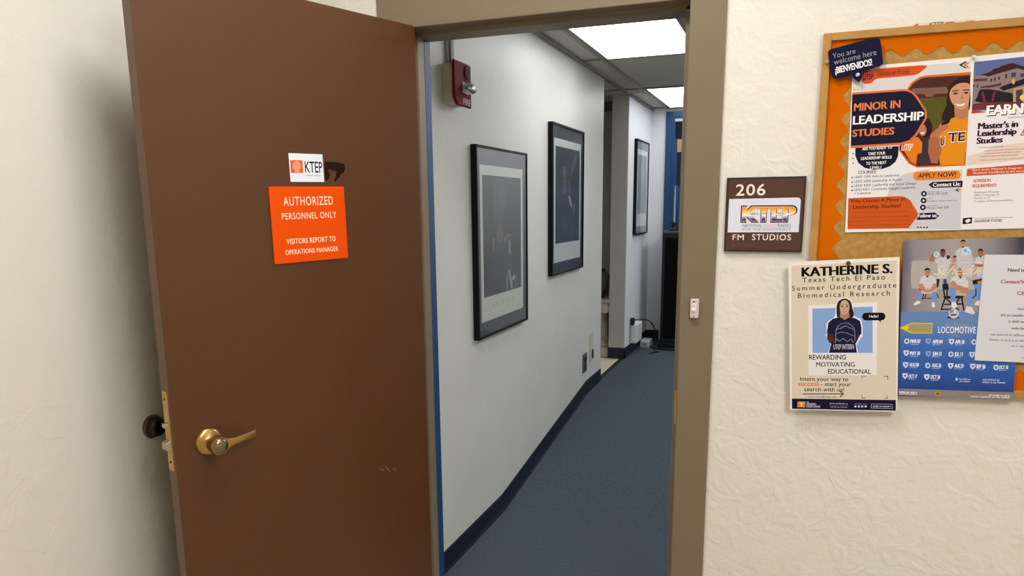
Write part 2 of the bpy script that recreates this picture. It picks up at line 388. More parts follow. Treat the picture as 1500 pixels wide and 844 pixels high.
lj.prism([(a-ox, c-D) for a, c in p], 'z', 0, OZ-.016); p = [(OX1+.06, D+.1), (OX1-.02, D+.1), (OX1-.02, D+.146), (OX1+.06, D+.146)]
lj.prism([(a-ox, c-D) for a, c in p], 'z', 0, OZ-.016); o = lj.build('blue_stop', M_BLUE, fr, .002); o['label'] = 'corridor side of the frame painted blue'
# strike plate lip on the right jamb
b = B(); b.box((OX1-ox-.006, -.016, .90), (OX1-ox+.001, .018, 1.01)); b.build('strike_plate', M_BRASS, fr, .001)

# ================================================================== BROWN DOOR
ang = math.radians(19.6)
u = Vector((-math.sin(ang), -math.cos(ang), 0)); nrm = Vector((math.cos(ang), -math.sin(ang), 0))
DP = Vector((-1.225, 2.36, 0))                       # hinge end of the face seen from the camera
dm = frame(DP, -u, EZ)                               # local x towards the hinge, y up, z out of the visible face
door = empty('door_1', 'brown painted door standing open against the left wall', 'door', dm, None, 'structure')
o = B().box((-.94, .012, -.044), (-.004, 2.196, 0)).build('leaf', M_DOOR, door, .0015)
o.data.materials.append(M_DOOREDGE)
for pl in o.data.polygons:
    if pl.normal.x < -.9: pl.material_index = 1
def onD(p, off=0.0):
    P0 = DP+nrm*off; r = ray(*p); t = (P0-EYE).dot(nrm)/r.dot(nrm); q = EYE+r*t-DP; return (q.dot(-u), q.z)
# latch plate on the free edge
lz = 1.005
b = B(); b.box((-.943, lz-.112, -.036), (-.9395, lz+.112, -.008)); pl = b.build('latch_plate', mat('#cfa869', .35, .85), door, .0006)
b = B()
for z in (lz+.09, lz-.088): b.lathe([(.0038, 0), (.0034, .0012)], 14, frame((-.943, z, -.022), (0, 0, 1), (0, 1, 0)) @ Matrix.Rotation(0, 4, 'X'))
b.build('screw', mat('#3a2a18', .4, .6), pl)
b = B(); b.box((-.9395-.015, lz+.012, -.029), (-.94, lz+.024, -.010)); b.build('deadlatch', M_SATIN, pl, .0015)
b = B(); b.prism([(-.94, lz-.052), (-.958, lz-.049), (-.958, lz-.030), (-.94, lz-.022)], 'z', -.033, -.008); b.build('latch_bolt', M_SATIN, pl, .002)
# lever handle
hx, hz = -.842, .955
lev = empty('lever_handle', None, None); lev.parent = door; lev.location = (hx, hz, 0)
B().lathe([(.039, 0), (.039, .003), (.036, .007), (.030, .0105), (.018, .012), (.016, .014)], 48).build('rosette', M_BRASS, lev, 0, True)
B().lathe([(.015, .010), (.0155, .024), (.0235, .032), (.0255, .040), (.0255, .062), (.0245, .066), (.0225, .066)], 40).build('hub', M_BRASS, lev, 0, True)
B().lathe([(.0222, .062), (.0222, .067), (.0195, .0715), (.013, .0748), (.005, .0758)], 36).build('button', mat('#8d8468', .22, 1.0), lev, 0, True)
rings = []
for x, yc, hw, zc, hd in ((.016, -.001, .0200, .056, .0085), (.034, .000, .0135, .056, .0075), (.050, .001, .0105, .055, .0060), (.075, .003, .0098, .053, .0052), (.100, .004, .0100, .049, .0048), (.119, .005, .0102, .045, .0045)):
    rings.append([Vector((x, yc+hw*math.copysign(abs(math.cos(t))**.6, math.cos(t)), zc+hd*math.copysign(abs(math.sin(t))**.6, math.sin(t)))) for t in [2*PI*k/20 for k in range(20)]])
B().loft(rings).build('lever', M_BRASS, lev, 0, True)
# old adhesive patch beside the sticker
Z = Crop(380, 210, .09479)
st = [(1005, 290), (1040, 283), (1062, 292), (1075, 280), (1120, 287), (1200, 288), (1255, 305), (1312, 322), (1326, 400), (1303, 452), (1258, 482), (1236, 528), (1195, 560), (1170, 602), (1158, 572), (1180, 510), (1192, 430), (1130, 423), (1078, 392), (1060, 420), (1088, 485), (1082, 530), (1062, 562), (1028, 577), (1010, 520)]
b = B(); b.prism([onD(Z(p)) for p in st], 'z', 0.0, .0004); b.build('glue_residue', bumped('old_glue', '#2a1609', .8, [(300, .5, 'noise')], .0006, .08, .3, 160), door)
b = B()
for a, c in (((556, 687), (563, 690)), ((565, 684), (571, 692)), ((575, 686), (580, 690))):
    p, q = onD(a), onD(c); b.prism([(p[0], p[1]), (p[0]+.003, p[1]+.002), (q[0]+.002, q[1]+.001), (q[0], q[1]-.001)], 'z', 0, .0003)
b.build('scratch', mat('#8a6a4c', .6), door)

def door_sheet(name, label, cat, off, corners, **k): return Sheet(name, label, cat, DP+nrm*off, -u, EZ, corners, **k)
O = Crop(370, 200, .2370)
s = door_sheet('warning_sign', 'square orange plastic sign with white lettering on the brown door', 'sign', .0005, [O(p) for p in ((95, 307), (557, 312), (590, 750), (133, 790))])
s.slab('plate', mat('#e84e00', .4, 0, .15), .0035, bevel=.0006)
for t, a, c in (('AUTHORIZED', (188, 428), (490, 370)), ('PERSONNEL ONLY', (178, 514), (512, 464))): s.text(O, t, a, c, '#ffe6c4', .004, 1.12)
for t, a, c in (('VISITORS REPORT TO', (207, 666), (508, 616)), ('OPERATIONS MANAGER', (200, 732), (524, 678))): s.text(O, t, a, c, '#ffe6c4', .014, 1.08)
s.done()
s = door_sheet('station_sticker', 'small white sticker with orange square above the orange sign', 'sticker', .0005, [Z(p) for p in ((445, 150), (970, 172), (1000, 600), (483, 592))])
s.slab('sheet', ink('#e6ebf2'), .0006)
s.poly(Z, [(473, 260), (662, 260), (675, 456), (487, 460)], '#e4602a'); s.oval(Z, (574, 348), 66, 76, '#ff9878'); s.poly(Z, [(545, 400), (612, 400), (618, 448), (545, 450)], '#ff9878')
s.text(Z, 'KTEP', (706, 448), (966, 290), '#141420', .012); s.text(Z, 'PUBLIC MEDIA', (720, 506), (945, 488), '#3a3a44', .0, 1.2); s.done()

# door bumper on the left wall
bp_ = ray(230, 625.5); bp_ = EYE+bp_*((XL+.02)/bp_.x); bm_ = Matrix.Translation((XL, bp_.y, bp_.z)) @ Matrix.Rotation(PI/2, 4, 'Y')
t = empty('wall_bumper', 'dark brown round door bumper on the left wall beside the latch', 'door stop', bm_)
B().lathe([(.036, 0), (.037, .004), (.034, .010), (.031, .012)], 36).build('ring', mat('#5a3a20', .3, .3), t, 0, True)
B().lathe([(.030, .008), (.030, .022), (.026, .031), (.016, .036), (.004, .037)], 32).build('dome', mat('#120c08', .35), t, 0, True)

# ================================================================== THINGS ON THE FRONT WALL
# bell push on the frame face
C_ = Crop(1000, 420, .07105)
s = Sheet('bell_push', 'small white wireless bell push on the right door jamb', 'doorbell', (0, fy, 0), EX, EZ, [C_(p) for p in ((170, 240), (350, 250), (335, 640), (160, 635))])
s.slab('casing', mat('#cfc4bc', .4), .016, bevel=.003)
s.oval(C_, (245, 300), 26, 14, '#4a4446', 'mark'); s.poly(C_, [(225, 330), (290, 330), (295, 390), (275, 395), (265, 360), (225, 355)], '#e8e2dc', 'mark'); s.oval(C_, (240, 605), 17, 12, '#5a5050', 'mark')
c = s.plane(C_((238, 462))); B().lathe([(.0068, .0155), (.0066, .019), (.005, .0205), (.001, .021)], 24, at(c[0], c[1], 0)).build('button', mat('#efe6e4', .35), s.root, 0, True); s.done()

# room sign
G = Crop(1040, 240, .1658)
s = wall_sheet('room_sign', 'square dark brown room sign with number 206 beside the doorway', 'sign', 0, [G(p) for p in ((155, 125), (855, 108), (810, 778), (122, 775))])
s.slab('plate', mat('#2a1710', .4), .012, bevel=.001)
s.raw('plate_face', [(-s.w/2+.006, -s.h/2+.006), (s.w/2-.006, -s.h/2+.006), (s.w/2-.006, s.h/2-.006), (-s.w/2+.006, s.h/2-.006)], mat('#4c2d1f', .4))
s.poly(G, [(173, 312), (785, 298), (803, 318), (783, 603), (158, 605)], '#dcdde8', 'insert')
s.text(G, '206', (230, 281), (495, 180), '#f0ded0', .012, 1.1); s.text(G, 'FM', (200, 672), (303, 624), '#f0ded0', .012, 1.1); s.text(G, 'STUDIOS', (372, 672), (718, 622), '#f0ded0', .012, 1.15)
y0, y1 = s.plane(G((500, 512)))[1], s.plane(G((500, 372)))[1]
s.text(G, 'KTEP', (270, 517), (776, 367), '#2c1630', .075, .92); s.text(G, 'KTEP', (281, 507), (764, 377), '#e9c9a8', .055, .95)
s.text(G, 'KTEP', (285, 503), (760, 381), gradient_mat('badge_letters', [(0, '#2a1a6a'), (.18, '#4a3a8a'), (.42, '#f4f0f0'), (.58, '#f8d890'), (.75, '#f5a21c'), (1, '#f08a10')], y0, y1), .035, .98)
s.text(G, '88.5 - FM - EL PASO', (368, 449), (662, 432), '#1c1420', .0, 1.15)
s.text(G, 'NATIONAL', (290, 557), (463, 533), '#5a6470'); s.text(G, 'PUBLIC', (472, 557), (592, 533), '#e8b8b0'); s.text(G, 'RADIO', (600, 557), (716, 531), '#5a6470')
s.stroke(G, [(290, 567), (716, 566)], 2, '#8a94a0'); s.text(G, 'FOR THE SOUTHWEST', (290, 588), (712, 573), '#4a5668', .0, 1.25)
s.poly(G, [(192, 702), (395, 698), (392, 728), (190, 732)], mat('#54332a', .4), 'plate_face'); s.done()

# bulletin board
bx0, bz1, bz0, bx1 = .0495, 2.062, 1.066, 1.27
bb = empty('bulletin_board', 'cork bulletin board with oak frame and scalloped orange border', 'bulletin board', frame((bx0, D, bz0), EX, EZ))
bw, bh = bx1-bx0, bz1-bz0; fw = .021
B().box((.01, .01, .001), (bw-.01, bh-.01, .012)).build('cork_panel', M_CORK, bb)
for a, c in (((0, 0), (fw, bh)), ((bw-fw, 0), (bw, bh)), ((fw, bh-fw), (bw-fw, bh)), ((fw, 0), (bw-fw, fw))): B().box((*a, .001), (*c, .022)).build('frame_rail', M_OAK, bb, .002)
M_ORANGE = mat('#c86000', .7, 0, .04)
def scallop(horizontal, ln, wd, amp, per):
    n = int(ln/per*12); pts = [(0, 0)]
    out = [(ln*i/n, wd+amp*math.cos(2*PI*(ln*i/n)/per)) for i in range(n+1)]
    pts = [(0, 0), (ln, 0)]+out[::-1]
    return pts
per = .060
b = B(); b.prism([(fw-.002+y, bh-fw-x) for x, y in scallop(0, bh-2*fw, .052, .0095, per)], 'z', .012, .0128); b.build('border_strip', M_ORANGE, bb)
b = B(); b.prism([(fw+x, bh-fw+.002-y) for x, y in scallop(1, bw-2*fw, .045, .0095, per)], 'z', .0129, .0137); b.build('border_strip', M_ORANGE, bb)
b = B(); b.prism([(fw+x, fw-.002+y) for x, y in scallop(1, bw-2*fw, .048, .0095, per)], 'z', .0129, .0137); b.build('border_strip', M_ORANGE, bb)

# paper tucked behind the board's top edge
A = Crop(1180, 20, .21333)
s = wall_sheet('paper_strip', 'white paper with orange marks peeking over the top of the bulletin board', 'paper', .0002, [A(p) for p in ((735, 62), (1170, 42), (1170, 95), (735, 122))], tilt=(A((735, 66)), A((1170, 33))))
s.slab('sheet', mat('#d8ccb8', .6), .0005)
s.poly(A, [(740, 85), (772, 66), (776, 90)], '#d8582a', 'mark'); s.text(A, 'KTEP', (850, 92), (948, 56), '#17141c', .02, part='mark')
s.poly(A, [(960, 60), (1024, 55), (1024, 80), (962, 85)], '#b85a3a', 'mark'); s.poly(A, [(1098, 52), (1156, 47), (1158, 72), (1100, 78)], '#c8603a', 'mark'); s.done()

# ---- leadership poster
A2 = Crop(1240, 80, .16594); B2 = Crop(1240, 200, .17179); E_ = Crop(1400, 70, .32573); Y_ = Crop(1420, 75, .16598)
LC = [(1248.7, 98.9), (1425.3, 83.2), (1408.3, 337.4), (1238.2, 340)]
s = wall_sheet('leadership_poster', 'white bordered poster with navy panel and smiling student in orange shirt', 'poster', .0155, LC); LP = s
s.slab('sheet', ink('#efe4dc'), .0006)
s.pic = 'background_panel'; s.let = 'lettering'
s.poly(A2, [(60, 130), (680, 92), (1098, 62), (1040, 880), (40, 880)], '#d6cfcc')
s.poly(B2, [(28, 92), (560, 70), (560, 520), (12, 525)], '#e6e2e2')
s.curve(B2, [(340, 512), (385, 420), (470, 335), (560, 305), (700, 295)], '#c2c4c8'); s.poly(B2, [(340, 510), (390, 412), (470, 330), (560, 305), (985, 282), (972, 792), (528, 792)], '#cbc8cc')
s.pic = 'header_banner'; s.let = 'header_lettering'
s.curve(A2, [(128, 205), (140, 150), (230, 135), (330, 122), (690, 95), (665, 145), (600, 180), (420, 200), (270, 215), (220, 250), (170, 258), (135, 240)], '#d4501c', n=5)
s.text(A2, 'UTEP', (143, 225), (242, 168), '#1c1440', .03, .95, .25, ch=44); s.text(A2, 'THE UNIVERSITY OF TEXAS AT EL PASO', (275, 157), (660, 110), '#a03818', .0, 1.1) if False else s.words(A2, (278, 152), (662, 118), '#a83c18')
s.text(A2, 'LEADERSHIP STUDIES', (275, 192), (556, 150), '#5a2010', .02, ch=30)
s.poly(A2, [(990, 92), (1052, 58), (1062, 66), (1018, 92), (1060, 118), (1055, 126)], '#1a1428'); s.poly(A2, [(1028, 92), (1075, 64), (1080, 74), (1056, 92), (1080, 112), (1075, 122)], '#d8742c')
s.text(A2, '> > >', (62, 318), (145, 296), '#8a7a70', .01)
s.pic = 'photograph'; s.let = 'shirt_lettering'
s.poly(PX, [A2(p) for p in ((530, 310), (572, 248), (645, 198), (700, 185), (1097, 154))]+[B2(p) for p in ((1014, 248), (600, 266), (530, 232), (445, 118))], '#d0641e')
s.poly(PX, [A2(p) for p in ((545, 312), (585, 258), (652, 214), (705, 202), (1093, 180))]+[B2(p) for p in ((1004, 236), (606, 254), (545, 224), (452, 108))], '#4a2620')
s.poly(A2, [(570, 300), (880, 285), (905, 330), (880, 345), (770, 348), (765, 372), (700, 374), (690, 350), (600, 345)], '#7c5a4c')
s.poly(A2, [(620, 390), (900, 370), (880, 560), (800, 680), (720, 690)], '#54501e')
# second student
s.oval(A2, (695, 645), 62, 88, '#2a1412'); s.oval(A2, (672, 668), 34, 52, '#b87456'); s.poly(A2, [(650, 690), (690, 682), (682, 700), (660, 703)], '#f0e4dc')
s.poly(B2, [(620, 140), (640, 30), (715, 0), (720, 235), (630, 245)], '#38303a'); s.poly(B2, [(470, 90), (555, 15), (610, 5), (645, 50), (642, 140), (605, 150), (592, 240), (545, 215)], '#e07818')
s.text(B2, 'UTEP', (466, 122), (568, 62), '#f0d4bc', .03, .95, .2)
# first student
s.curve(A2, [(1088, 196), (1020, 200), (950, 235), (905, 300), (885, 380), (880, 450), (850, 520), (842, 585), (880, 625), (950, 590), (985, 520), (1086, 480)], '#2c1712')
s.poly(A2, [(800, 655), (850, 590), (950, 555), (1072, 540), (1048, 870), (790, 870)], '#e08a12'); s.poly(B2, [(800, 20), (1018, 10), (1002, 238), (800, 246), (780, 120)], '#e08a12')
s.poly(A2, [(950, 440), (1078, 440), (1074, 545), (1020, 572), (955, 552)], '#b87858')
s.curve(A2, [(925, 300), (975, 262), (1030, 250), (1086, 268), (1082, 400), (1066, 455), (1020, 484), (970, 470), (925, 415), (908, 350)], '#cc9070')
s.poly(A2, [(958, 432), (1000, 442), (1048, 428), (1030, 452), (985, 456)], '#f4ece4'); s.oval(A2, (962, 345), 22, 8, '#3a201a'); s.oval(A2, (1056, 338), 20, 8, '#3a201a'); s.poly(A2, [(1005, 390), (1022, 350), (1034, 388)], '#b87858')
s.stroke(A2, [(935, 322), (985, 318)], 7, '#2c1712'); s.stroke(A2, [(1032, 314), (1080, 312)], 7, '#2c1712')
s.curve(A2, [(740, 705), (790, 660), (840, 620), (895, 612), (890, 650), (842, 690), (812, 740), (822, 860), (735, 860)], '#b87050'); s.poly(B2, [(735, 0), (820, 20), (805, 140), (775, 232), (720, 225), (695, 130), (700, 30)], '#a86444')
s.poly(A2, [(838, 600), (925, 555), (905, 605), (840, 628)], '#1c1a1c')
s.text(A2, 'U', (822, 812), (872, 722), '#f4e8e0', .03); s.text(A2, 'U', (826, 806), (866, 728), '#2c1c44', .02); s.text(A2, 'TE', (888, 778), (1056, 676), '#f4e8e0', .06); s.text(A2, 'TE', (894, 770), (1050, 684), '#2c1c44', .03)
s.pic = 'title_panel'; s.let = 'title_lettering'
# navy panel
s.poly(A2, [(50, 338), (500, 304), (545, 308), (590, 330), (625, 368), (708, 500), (710, 560), (622, 712), (565, 772), (490, 797), (36, 826)], '#d8703c')
s.poly(A2, [(50, 354), (500, 322), (540, 325), (580, 345), (610, 378), (690, 500), (692, 558), (606, 702), (552, 756), (480, 778), (38, 806)], '#17142c')
for t, a, c, m in (('MINOR IN', (64, 500), (478, 402), '#e07c44'), ('LEADERSHIP', (54, 618), (684, 502), '#f6f2f0'), ('STUDIES', (50, 726), (424, 642), '#e07c44')): s.text(A2, t, a, c, m, .03, .98)
s.pic = 'question_badge'; s.let = 'question_lettering'
s.poly(B2, [(75, 97), (445, 82), (440, 165), (418, 215), (370, 255), (300, 278), (230, 284), (155, 268), (100, 225), (74, 165)], '#17142c')
for t, a, c in (('ARE YOU READY TO', (133, 118), (388, 88)), ('TAKE YOUR', (183, 160), (332, 130)), ('LEADERSHIP SKILLS', (122, 200), (386, 168)), ('TO THE NEXT', (166, 242), (340, 211)), ('LEVEL?', (200, 279), (298, 252))): s.text(B2, t, a, c, '#f4f0ee', .025, 1.0, ch=23)
s.pic = 'bullet_marks'; s.let = 'course_list'
s.text(B2, 'COURSES:', (98, 320), (256, 292), '#2a2426', .015, ch=25)
for t, a, c in (('LEAD 1300: Intro to Leadership', (68, 356), (452, 326)), ('LEAD 2300: Leadership in Action', (66, 394), (472, 366)), ('LEAD 4350: Leadership and Social Change', (66, 430), (595, 398)), ('LEAD 4351: Community Engaged Leadership', (64, 464), (590, 433)), ('+ 2 electives', (66, 496), (208, 476))): s.text(B2, t, a, c, '#4a4448', .008, ch=20)
for y in (146, 188, 228): s.oval(B2, (55, y), 7, 6, '#6a5a58')
for y in (350, 390, 426, 460): s.oval(B2, (48, y), 9, 8, '#8a8488')
s.pic = 'contact_panel'; s.let = 'contact_lettering'
s.pill(B2, (604, 338), (938, 328), 37, '#e2822c'); s.text(B2, 'APPLY NOW!', (608, 355), (934, 313), '#201838', .02, ch=38)
s.poly(B2, [(698, 412), (732, 388), (990, 377), (988, 431), (732, 438)], '#1a1634'); s.text(B2, 'Contact Us:', (735, 428), (972, 394), '#f4f0f4', .025, ch=30)
s.poly(B2, [(918, 458), (965, 440), (950, 458), (965, 474)], '#4a3020'); s.poly(B2, [(945, 458), (975, 445), (975, 470)], '#d8a070')
for c0 in ((660, 488), (657, 546), (651, 605)): s.oval(B2, c0, 25, 24, '#1a1634'); s.oval(B2, c0, 9, 9, '#e8e4ea')
s.text(B2, '(915) 747-5239', (690, 500), (860, 479), '#5a5658', .01, ch=19); s.words(B2, (692, 474), (815, 462), '#8a8688'); s.words(B2, (684, 556), (955, 540), '#5a5658'); s.words(B2, (684, 535), (735, 524), '#8a8688'); s.text(B2, 'Miners Hall 309', (682, 618), (870, 600), '#5a5658', .01, ch=18); s.words(B2, (684, 596), (775, 586), '#8a8688')
s.poly(B2, [(606, 655), (755, 648), (790, 677), (756, 706), (598, 712)], '#1a1634'); s.text(B2, 'Follow us:', (607, 691), (775, 661), '#f4f0f4', .025, ch=29)
for x in (608, 632, 660, 686): s.oval(B2, (x, 775), 8, 7, '#3a3640')
s.pic = 'reason_panel'; s.let = 'reason_lettering'
s.poly(B2, [(15, 527), (450, 508), (495, 514), (540, 540), (606, 650), (600, 690), (525, 784), (8, 790)], '#c8541a')
s.text(B2, 'Why Choose A Minor In', (32, 566), (498, 526), '#4a1c10', .015, ch=30); s.text(B2, 'Leadership Studies?', (55, 616), (465, 582), '#4a1c10', .015, ch=30)
for a, c in (((45, 655), (520, 632)), ((20, 695), (545, 672)), ((15, 730), (548, 710)), ((12, 762), (545, 742))): s.words(B2, a, c, '#94380f')
s.done()

# ---- masters poster
import copy as _c
TLx = LP.plane((1425.6, 82.5)); wM, hM = LP.w, LP.h
org = LP.org+LP.ex*(TLx[0]+.0005)+LP.ez*TLx[1]
s = Sheet('masters_poster', 'white poster with photo of a pale tiled roof building and red band', 'poster', org-LP.n*.0009+LP.ex*wM/2-LP.ez*hM/2, LP.ex, LP.ez, [(1425, 84)], tilt=None)
s.org = org-LP.n*.0009+LP.ex*wM/2-LP.ez*hM/2; s.root.matrix_world = frame(s.org, s.ex, s.ez); s.w, s.h = wM, hM
s.slab('sheet', ink('#e8e2e2'), .0006)
s.pic = 'photograph'; s.let = 'lettering'
s.poly(Y_, [(42, 96), (560, 40), (560, 500), (20, 530)], '#5c6898')
s.poly(Y_, [(36, 208), (125, 212), (300, 130), (560, 150), (560, 470), (22, 500)], '#8c7674')
s.poly(Y_, [(36, 204), (130, 214), (160, 225), (420, 150), (470, 165), (560, 200), (560, 130), (470, 132), (380, 104), (280, 130), (265, 145), (215, 155), (200, 175), (130, 200), (90, 214)], '#3c1e1e')
s.poly(Y_, [(36, 245), (160, 240), (155, 262), (36, 270)], '#5a3a38'); s.poly(Y_, [(260, 325), (300, 305), (560, 215), (560, 270), (300, 350)], '#241a26')
for x, y in ((190, 258), (225, 248), (262, 240)): s.poly(Y_, [(x-7, y-14), (x+8, y-16), (x+7, y+12), (x-8, y+14)], '#3a2a34')
s.poly(Y_, [(315, 205), (332, 202), (332, 238), (315, 241)], '#33283a'); s.poly(Y_, [(368, 192), (410, 186), (410, 225), (368, 230)], '#3c3a5c'); s.poly(Y_, [(450, 200), (482, 195), (482, 225), (450, 230)], '#3c3a5c')
for x in (40, 72): s.poly(Y_, [(x-6, 295), (x+6, 293), (x+6, 318), (x-6, 320)], '#3a2a34')
s.poly(Y_, [(100, 312), (190, 300), (285, 280), (280, 302), (190, 322), (100, 326)], '#5a2c30')
s.curve(Y_, [(70, 400), (90, 345), (150, 335), (240, 345), (310, 360), (380, 380), (380, 450), (70, 450)], '#221c20'); s.poly(Y_, [(105, 360), (125, 358), (145, 450), (122, 452)], '#7a2a34'); s.poly(Y_, [(215, 355), (232, 352), (212, 440), (194, 442)], '#7a2a34')
s.poly(Y_, [(385, 330), (560, 300), (560, 460), (385, 470)], '#b09868'); s.poly(Y_, [(410, 345), (470, 335), (470, 455), (410, 462)], '#4a3c40'); s.oval(Y_, (388, 268), 14, 24, '#d8a860'); s.oval(Y_, (478, 410), 34, 28, '#e8c860')
s.poly(Y_, [(28, 470), (130, 452), (380, 448), (560, 455), (560, 500), (22, 520)], '#6c302e')
s.poly(Y_, [(20, 520), (150, 535), (150, 555), (18, 560)], '#b83a28'); s.poly(Y_, [(18, 552), (140, 540), (560, 500), (560, 640), (12, 640)], '#e8e2e2')
s.let = 'title_lettering'
s.text(Y_, 'EARN', (152, 576), (488, 468), '#3a2028', .05, 1.0); s.text(Y_, 'EARN', (146, 568), (482, 460), '#f6f2f0', .05, 1.0)
s.let = 'lettering'
s.words(Y_, (342, 592), (490, 574), '#4a4048')
s.let = 'title_lettering'
for t, a, c in (("Master's in", (72, 690), (434, 612)), ('Leadership', (68, 752), (420, 680)), ('Studies', (60, 818), (298, 752))): s.text(Y_, t, a, c, '#38142c', .055, .95)
s.text(E_, '&', (290, 396), (322, 362), '#c8403a', .01, 1, .3)
s.pic = 'colour_band'; s.let = 'lettering'
s.poly(E_, [(52, 486), (120, 470), (180, 440), (320, 425), (320, 500), (50, 530)], '#e4cabc')
for a, c in (((105, 452), (215, 440)), ((130, 466), (315, 452)), ((130, 478), (290, 466)), ((108, 492), (280, 480)), ((108, 508), (315, 494))): s.words(E_, a, c, '#7a6a6c')
s.poly(E_, [(52, 545), (330, 522), (330, 562), (48, 578)], '#c4502e')
s.text(E_, "Earn your Master's Degree and", (74, 554), (332, 535), '#f4d8cc', .01, ch=8.5); s.text(E_, 'Graduate Certificate at the same time', (76, 568), (345, 550), '#f4d8cc', .01, ch=8.5)
s.text(E_, 'ADMISSION', (77, 606), (157, 592), '#c85a3a', .04, .95, ch=14); s.text(E_, 'REQUIREMENTS', (74, 629), (183, 614), '#c85a3a', .04, .95, ch=14)
for t, a, c in (('Statement of Purpose', (82, 655), (195, 645)), ('Official Transcripts (2)', (82, 668), (195, 658)), ('Resume or CV', (82, 681), (157, 672)), ('2 Letters of Recommendation', (82, 695), (256, 685))): s.text(E_, t, a, c, '#6a6468', .005, ch=8.5)
s.pic = 'logo'; s.let = 'logo_lettering'
s.poly(E_, [(32, 767), (74, 762), (72, 790), (30, 794)], '#16121c'); s.curve(E_, [(42, 778), (55, 770), (66, 773), (62, 783), (48, 787)], '#e8e2e2')
s.words(E_, (84, 769), (258, 761), '#6a6468'); s.text(E_, 'LEADERSHIP STUDIES', (83, 785), (208, 773), '#3a343c', .03, ch=11); s.done()

# ---- welcome tag
Wc = Crop(1180, 20, .13032)
tagpts = [(262, 412), (300, 395), (700, 288), (815, 278), (832, 284), (845, 320), (873, 545), (866, 572), (835, 592), (665, 645), (645, 690), (612, 765), (597, 773), (575, 758), (512, 698), (345, 735), (308, 728), (290, 700), (252, 440)]
s = wall_sheet('welcome_tag', 'dark navy speech bubble tag pinned over the top left board corner', 'tag', .028, [Wc(p) for p in tagpts], tilt=(Wc((308, 507)), Wc((562, 445))))
s.slab('sheet', ink('#121130'), .0008, pts=[s.plane(Wc(p)) for p in tagpts])
s.text(Wc, 'You are', (308, 507), (556, 390), '#a8a4b4', -.008, 1.0, ch=56); s.text(Wc, 'welcome here', (322, 577), (790, 386), '#a8a4b4', -.008, 1.0, ch=60); s.text(Wc, '\u00a1BIENVENIDOS!', (336, 676), (742, 498), '#f4f0f4', .03, .95, ch=68); s.done()
def pin(name, label, cat, px, off, m, r=.006, group=None):
    rr = ray(*px); t = (D-off)/rr.y; P = EYE+rr*t
    mw = Matrix.Translation((P.x, D-off, P.z)) @ Matrix.Rotation(PI/2, 4, 'X')
    t = empty(name, label, cat, mw, group)
    B().lathe([(r*.6, .0003), (r*.9, .001), (r*.95, .003), (r*.55, .004), (r*.5, .008), (r*.8, .0095), (r*.75, .011), (r*.2, .0115)], 20).build('head', m, t, 0, True)
    B().lathe([(.0005, -.006), (.0006, .0005)], 8).build('needle', M_SATIN, t)
    return t
pin('push_pin', 'clear push pin at the left edge of the navy tag', 'push pin', Wc((237, 547)), .0222, mat('#9aa09c', .15, .3), .0058)
pin('push_pin', 'clear push pin through the pointed tip of the navy tag', 'push pin', Wc((585, 690)), .0292, mat('#c8c8cc', .15, .3), .0055)
pin('push_pin', 'white push pin between the two posters top corners', 'push pin', (1426, 84), .0168, mat('#d8ccc0', .3), .0055)

# ---- intern flyer
Mc = Crop(1150, 375, .14815); Nc = Crop(1150, 490, .14218)
KC = [Mc((35, 62)), Mc((1128, 9)), Nc((1160, 800)), Nc((50, 770))]
s = wall_sheet('intern_flyer', 'cream flyer of a long haired intern in navy t-shirt hanging over board edge', 'flyer', .030, KC); KF = s
s.slab('sheet', ink('#ece4dc'), .0007)
s.poly(PX, [Mc((62, 98)), Mc((1106, 44)), Nc((1142, 786)), Nc((72, 766))], '#dccdb8')
s.let = 'heading'; s.pic = 'portrait'
s.text(Mc, 'KATHERINE S.', (162, 203), (1066, 72), '#0c0809', .05, 1.0, ch=86)
s.text(Mc, 'Texas Tech El Paso', (172, 262), (990, 194), '#3c322e', .010, 1.35, ch=46); s.text(Mc, 'Summer Undergraduate', (68, 345), (1100, 263), '#3c322e', .010, 1.4, ch=46); s.text(Mc, 'Biomedical Research', (126, 416), (1036, 340), '#3c322e', .010, 1.4, ch=46)
s.poly(PX, [Mc((230, 490)), Mc((910, 453)), Nc((945, 420)), Nc((240, 420))], '#e8e2e0')
s.poly(PX, [Mc((270, 522)), Mc((865, 501)), Nc((902, 190)), Nc((283, 190))], '#86a6d8')
s.curve(Mc, [(410, 760), (415, 660), (490, 598), (502, 500), (530, 435), (590, 412), (650, 436), (672, 500), (685, 592), (752, 635), (768, 775), (745, 812), (700, 850), (470, 850)], '#eceaf0')
s.poly(PX, [Nc((415, 0)), Nc((470, 110)), Nc((440, 188)), Nc((752, 188)), Nc((735, 110)), Nc((790, 0))], '#eceaf0')
s.curve(Mc, [(512, 605), (508, 510), (530, 446), (588, 420), (644, 446), (664, 510), (670, 605)], '#2c2120')
s.poly(Mc, [(548, 540), (628, 540), (640, 610), (590, 640), (540, 612)], '#b08068')
s.curve(Mc, [(540, 500), (555, 455), (588, 436), (622, 455), (636, 500), (630, 545), (608, 572), (588, 578), (566, 572), (546, 545)], '#cfa28a')
s.oval(Mc, (563, 500), 12, 5, '#2a1c1c'); s.oval(Mc, (613, 498), 12, 5, '#2a1c1c'); s.stroke(Mc, [(550, 486), (576, 484)], 4, '#3a2a26'); s.stroke(Mc, [(600, 483), (628, 484)], 4, '#3a2a26'); s.poly(Mc, [(568, 545), (590, 551), (612, 543), (604, 554), (578, 556)], '#a8504c'); s.stroke(Mc, [(588, 505), (584, 527), (594, 529)], 3, '#b08068')
